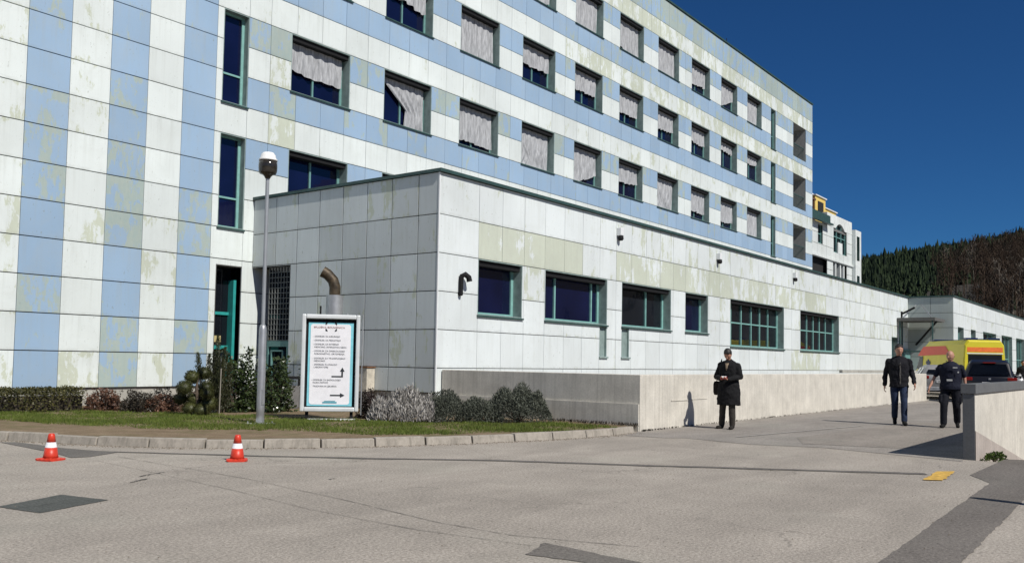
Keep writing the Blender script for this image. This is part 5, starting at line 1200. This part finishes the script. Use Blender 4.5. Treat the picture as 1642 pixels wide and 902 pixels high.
m = MB(); m.box(.06, .15, -.186, -.175, 1.30, 1.325); m.box(-.06, .05, -.186, -.17, 1.02, 1.06); m.box(.15, .18, -.17, -.16, 1.20, 1.23); m.build('badge', simple('pale_badge', (.55, .55, .52), .6), b3)
m = MB(); loft(m, [(0, -.01, 1.425 * 1.0 * k, .085, .078), (0, -.01, 1.47 * k, .070, .064)], 16); m.build('collar', CL('grey_collar', (.10, .11, .13)), b3)
for q, s_ in (('wl', 1),): m = MB(); c = j['wl']; m.ring([[(c.x + .035 * cos(a), c.y + .035 * sin(a), c.z + z) for a in [2 * pi * i / 12 for i in range(12)]] for z in (.0, .03)]); m.build('wristwatch', M['steel'], b3)
# person at the right edge
x_, y_ = 47.6, 6.05
person((x_, y_, 0), face_rz(x_, y_) + .3, 'distant person in dark clothes behind the parapet at the right edge', 1.74, dict(),
    dict(shoe=BLK, trousers=BLK, top=CL('dark_coat', (.014, .014, .014)), hair=HAIR, fold=.02, bulk=1.15))

# ------------------------------------------------------------------ unseen hill added behind the camera to darken window reflections
m = MB(); n = 60; P = []
for i in range(n + 1):
    a = radians(150 + 200 * i / n); q = 900 + 120 * mnoise.noise(Vector((i * .3, 0, 2))); h = 92 + 45 * mnoise.noise(Vector((i * .22, 4, 0))) + 10 * mnoise.noise(Vector((i * 1.1, 1, 0)))
    P.append([(q * .62 * cos(a), q * .62 * sin(a), -3), (q * .85 * cos(a), q * .85 * sin(a), h * .55), (q * cos(a), q * sin(a), h), (q * 1.4 * cos(a), q * 1.4 * sin(a), h * .6)])
m.add([p for q in P for p in q], [(i * 4 + k, i * 4 + k + 1, (i + 1) * 4 + k + 1, (i + 1) * 4 + k) for i in range(n) for k in range(3)], smooth=True)
tag(m.build('hill', simple('reflection_slope', (.035, .045, .022), .95, var=.4, scale=.03)), kind='structure')
# grit and leaf litter lying along the kerb and in the gutter
r = random.Random(91); m = MB()
for k in range(3200):
    i = r.randrange(4, len(KS) - 1); a = KS[i].lerp(KS[min(len(KS) - 1, i + 1)], r.random()); d = (KS[min(len(KS) - 1, i + 1)] - KS[i]).normalized(); q = Vector((d.y, -d.x))
    if q.dot(Vector((9, 18)) - a) > 0: q = -q
    p = a + q * (.01 + .22 * r.random() ** 3); s_ = r.uniform(.004, .014); t_ = r.uniform(0, 6.3); z = .004
    m.add([(p.x + s_ * cos(t_ + c * 2.1), p.y + s_ * sin(t_ + c * 2.1), z + (s_ * .9 if c == 3 else 0)) if c < 3 else (p.x, p.y, z + s_ * .8) for c in range(4)], [(0, 1, 3), (1, 2, 3), (2, 0, 3)])
for k in range(700):
    x, y = r.uniform(3, 14), r.uniform(1, 9.5); s_ = r.uniform(.003, .008); t_ = r.uniform(0, 6.3)
    m.add([(x + s_ * cos(t_ + c * 2.1), y + s_ * sin(t_ + c * 2.1), .007) if c < 3 else (x, y, .007 + s_ * .8) for c in range(4)], [(0, 1, 3), (1, 2, 3), (2, 0, 3)])
tag(m.build('grit', simple('grit_and_litter', (.16, .13, .095), .9, var=.5, scale=60)), 'loose grit and leaf litter scattered along the kerb', 'grit', kind='stuff')
